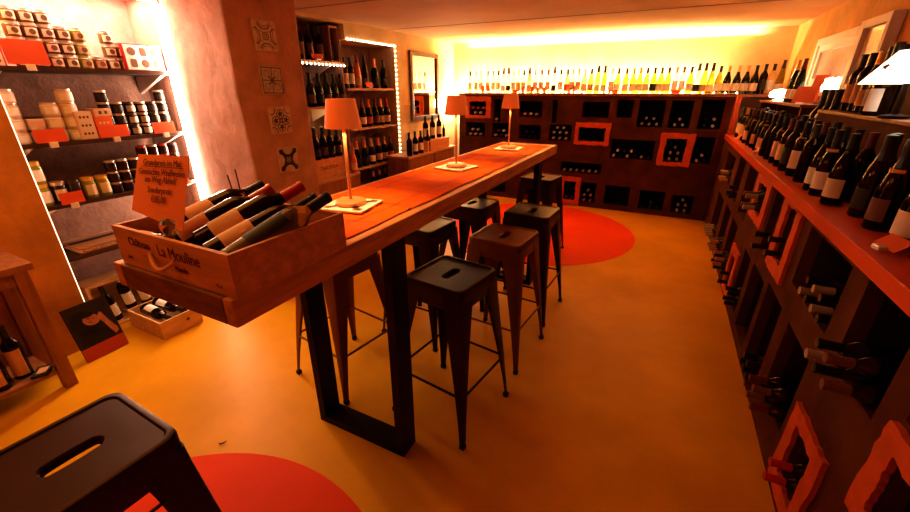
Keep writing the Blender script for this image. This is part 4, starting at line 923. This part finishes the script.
for y0 in (4.17, 4.77): 
    dd = obj('cabinet_door', MB().box(-2.73, -2.714, y0, y0+.57, .05, .72), M_WOODB, cbx, bevel=.002)
    obj('door_knob', MB().ball((-2.705, y0+.5, .45), .012, 10), M_BLACKM, dd, smooth=True)
kx = thing('wine_crate', 'wooden crate on the low cabinet, three labelled bottles on top', 'crate')
obj('crate_box', MB().box(-3.00, -2.73, 4.62, 5.22, .761, .885), M_WOODX, kx, bevel=.003); obj('crate_lid', MB().box(-3.005, -2.725, 4.61, 5.23, .885, .897), M_WOODX, kx, bevel=.002)
for i, px in enumerate((425.5, 432.5, 439)):
    q = onx(px, 130, -2.83); bottle('dark bottle with white label on the cabinet crate, %s from the recess' % nth(i+1), 'bordeaux', G_BLK, C_BLK, L_CRM, (-2.83, q.y, .898), face=-40, group='bottles on the cabinet crate', n=16)
bottle('half size dark bottle standing last on the cabinet crate', 'bordeaux', G_BLK, C_BLK, None, (-2.80, 5.185, .898), n=14, scale=.55)
for i, px in enumerate((409.5, 415.5, 421, 428)):
    q = onx(px, 150, -2.76); bottle('%s bottle on the low cabinet, %s from the recess' % (('black', 'dark white labelled', 'dark white labelled', 'black')[i], nth(i+1)), 'bordeaux', G_BLK, C_BLK, (None, L_WHT, L_WHT, None)[i], (-2.76, q.y, .761), face=-40, group='bottles on the low cabinet', n=16, scale=.92)
gl = thing('globe_lamp', 'blazing white globe lamp on a stand in the corner beside the mirror', 'lamp', (-2.921, 5.79, .0))
obj('lamp_stand', MB().lathe([(.0005, 0), (.10, 0), (.10, .012), (.012, .02), (.010, 1.20), (.0005, 1.201)], 20), M_LAMPP, gl, smooth=True)
obj('lamp_globe', MB().ball((0, 0, 1.32), .125, 24), mat('globe_glow', (1, .9, .8), .4, emit=(1, .80, .52), estr=60), gl, smooth=True)

# ------------------------------------------------------------------ wooden table at the lower left
lt = thing('side_table', 'brown wooden two tier table against the orange wall', 'table')
obj('table_top', MB().box(-3.04, -2.68, -.5, .665, .695, .73), M_WOODB, lt, bevel=.003)
for x in (-2.735, -3.035):
    for y in (.585, -.45): obj('leg', MB().box(x, x+.05, y, y+.055, 0, .695), M_WOODB, lt, bevel=.003)
obj('apron', MB().box(-2.728, -2.70, -.395, .585, .63, .695), M_WOODB, lt); obj('lower_shelf', MB().box(-3.03, -2.70, -.44, .583, .10, .122), M_WOODB, lt, bevel=.002)
bottle('dark bottle with cream label on the lower tier of the wooden table', 'burgundy', G_BLK, C_BLK, L_TAN, (-2.765, .395, .1235), face=-30, labspan=1.8, labz=(.03, .12), n=24)
bottle('dark bottle without label behind the cream labelled one on the lower tier', 'bordeaux', G_BLK, C_BLK, None, (-2.87, .36, .1235), n=20)
bottle('slender dark bottle with long tan label on the lower tier of the table', 'bordeaux', G_BLK, C_BLK, L_TAN, (-2.80, .49, .1235), face=-25, labspan=1.8, labz=(.02, .17), n=20)
bottle('small black bottle standing on top of the wooden table', 'bordeaux', G_BLK, C_BLK, None, (-2.78, .50, .731), n=16, scale=.5)
bc_ = thing('booklet', 'dark printed booklet lying on the lower tier of the wooden table', 'booklet', (-2.745, .545, .1235), (0, 0, R(-35)))
obj('cover', MB().box(-.05, .05, -.035, .035, 0, .012), L_BLK, bc_, bevel=.001); obj('picture', MB().box(-.03, .03, -.02, .02, .012, .0126), L_TAN, bc_)
q = onz(219, 444, 0); scr = obj('paper_scrap', MB().tube([(0, 0, .003), (.012, .002, .004), (.022, .010, .006), (.026, .022, .010)], [.0025, .004, .0035, .0015], 6), L_BRN, loc=(q.x, q.y, .0025)); tag(scr, 'tiny curled brown scrap on the yellow floor', 'scrap')

# ------------------------------------------------------------------ light
def area(name, loc, rot, sx, sy, e, col):
    l = bpy.data.lights.new(name, 'AREA'); l.shape = 'RECTANGLE'; l.size = sx; l.size_y = sy; l.energy = e; l.color = col
    o = bpy.data.objects.new(name, l); COL.objects.link(o); o.location = loc; o.rotation_euler = rot; return o
def point(name, loc, e, col, r=.05):
    l = bpy.data.lights.new(name, 'POINT'); l.energy = e; l.color = col; l.shadow_soft_size = r
    o = bpy.data.objects.new(name, l); COL.objects.link(o); o.location = loc; return o
area('back_wash', (-1.2, 5.93, 1.52), (R(180), 0, 0), 3.2, .08, 125, (1, .78, .46))
area('recess_wash', (XL-.03, NY1-.03, 1.2), (R(90), 0, R(180)), .05, 1.5, 20, (1, .66, .42))
area('room_light', (-1.8, .5, 2.10), (0, 0, 0), 1.2, 1.2, 13, (1, .47, .10))
area('room_light_far', (-1.0, 3.6, 2.10), (0, 0, 0), 1.0, 1.6, 5, (1, .42, .12))
point('wine_recess_glow', (-3.2, 3.2, 1.20), .9, (1, .62, .25), .08)
area('recess_top_wash', (-3.22, 1.35, 2.062), (0, 0, 0), .2, .8, 15, (1, .78, .58))
area('cornice_wash', (-1.0, 5.93, 2.07), (R(180), 0, 0), 3.6, .05, 24, (1, .80, .52))
point('window_fill', (.80, 4.9, 1.68), 3.6, (1, .60, .28))  # added point light to brighten the window frame, no fixture there
w = bpy.data.worlds.new('world'); SC.world = w; w.use_nodes = True
w.node_tree.nodes['Background'].inputs[0].default_value = (.25, .10, .04, 1); w.node_tree.nodes['Background'].inputs[1].default_value = .12
SC.view_settings.view_transform = 'Standard'; SC.view_settings.look = 'None'
try: SC.view_settings.look = 'Medium High Contrast'
except Exception: pass
SC.view_settings.gamma = 1.0; SC.view_settings.exposure = 0
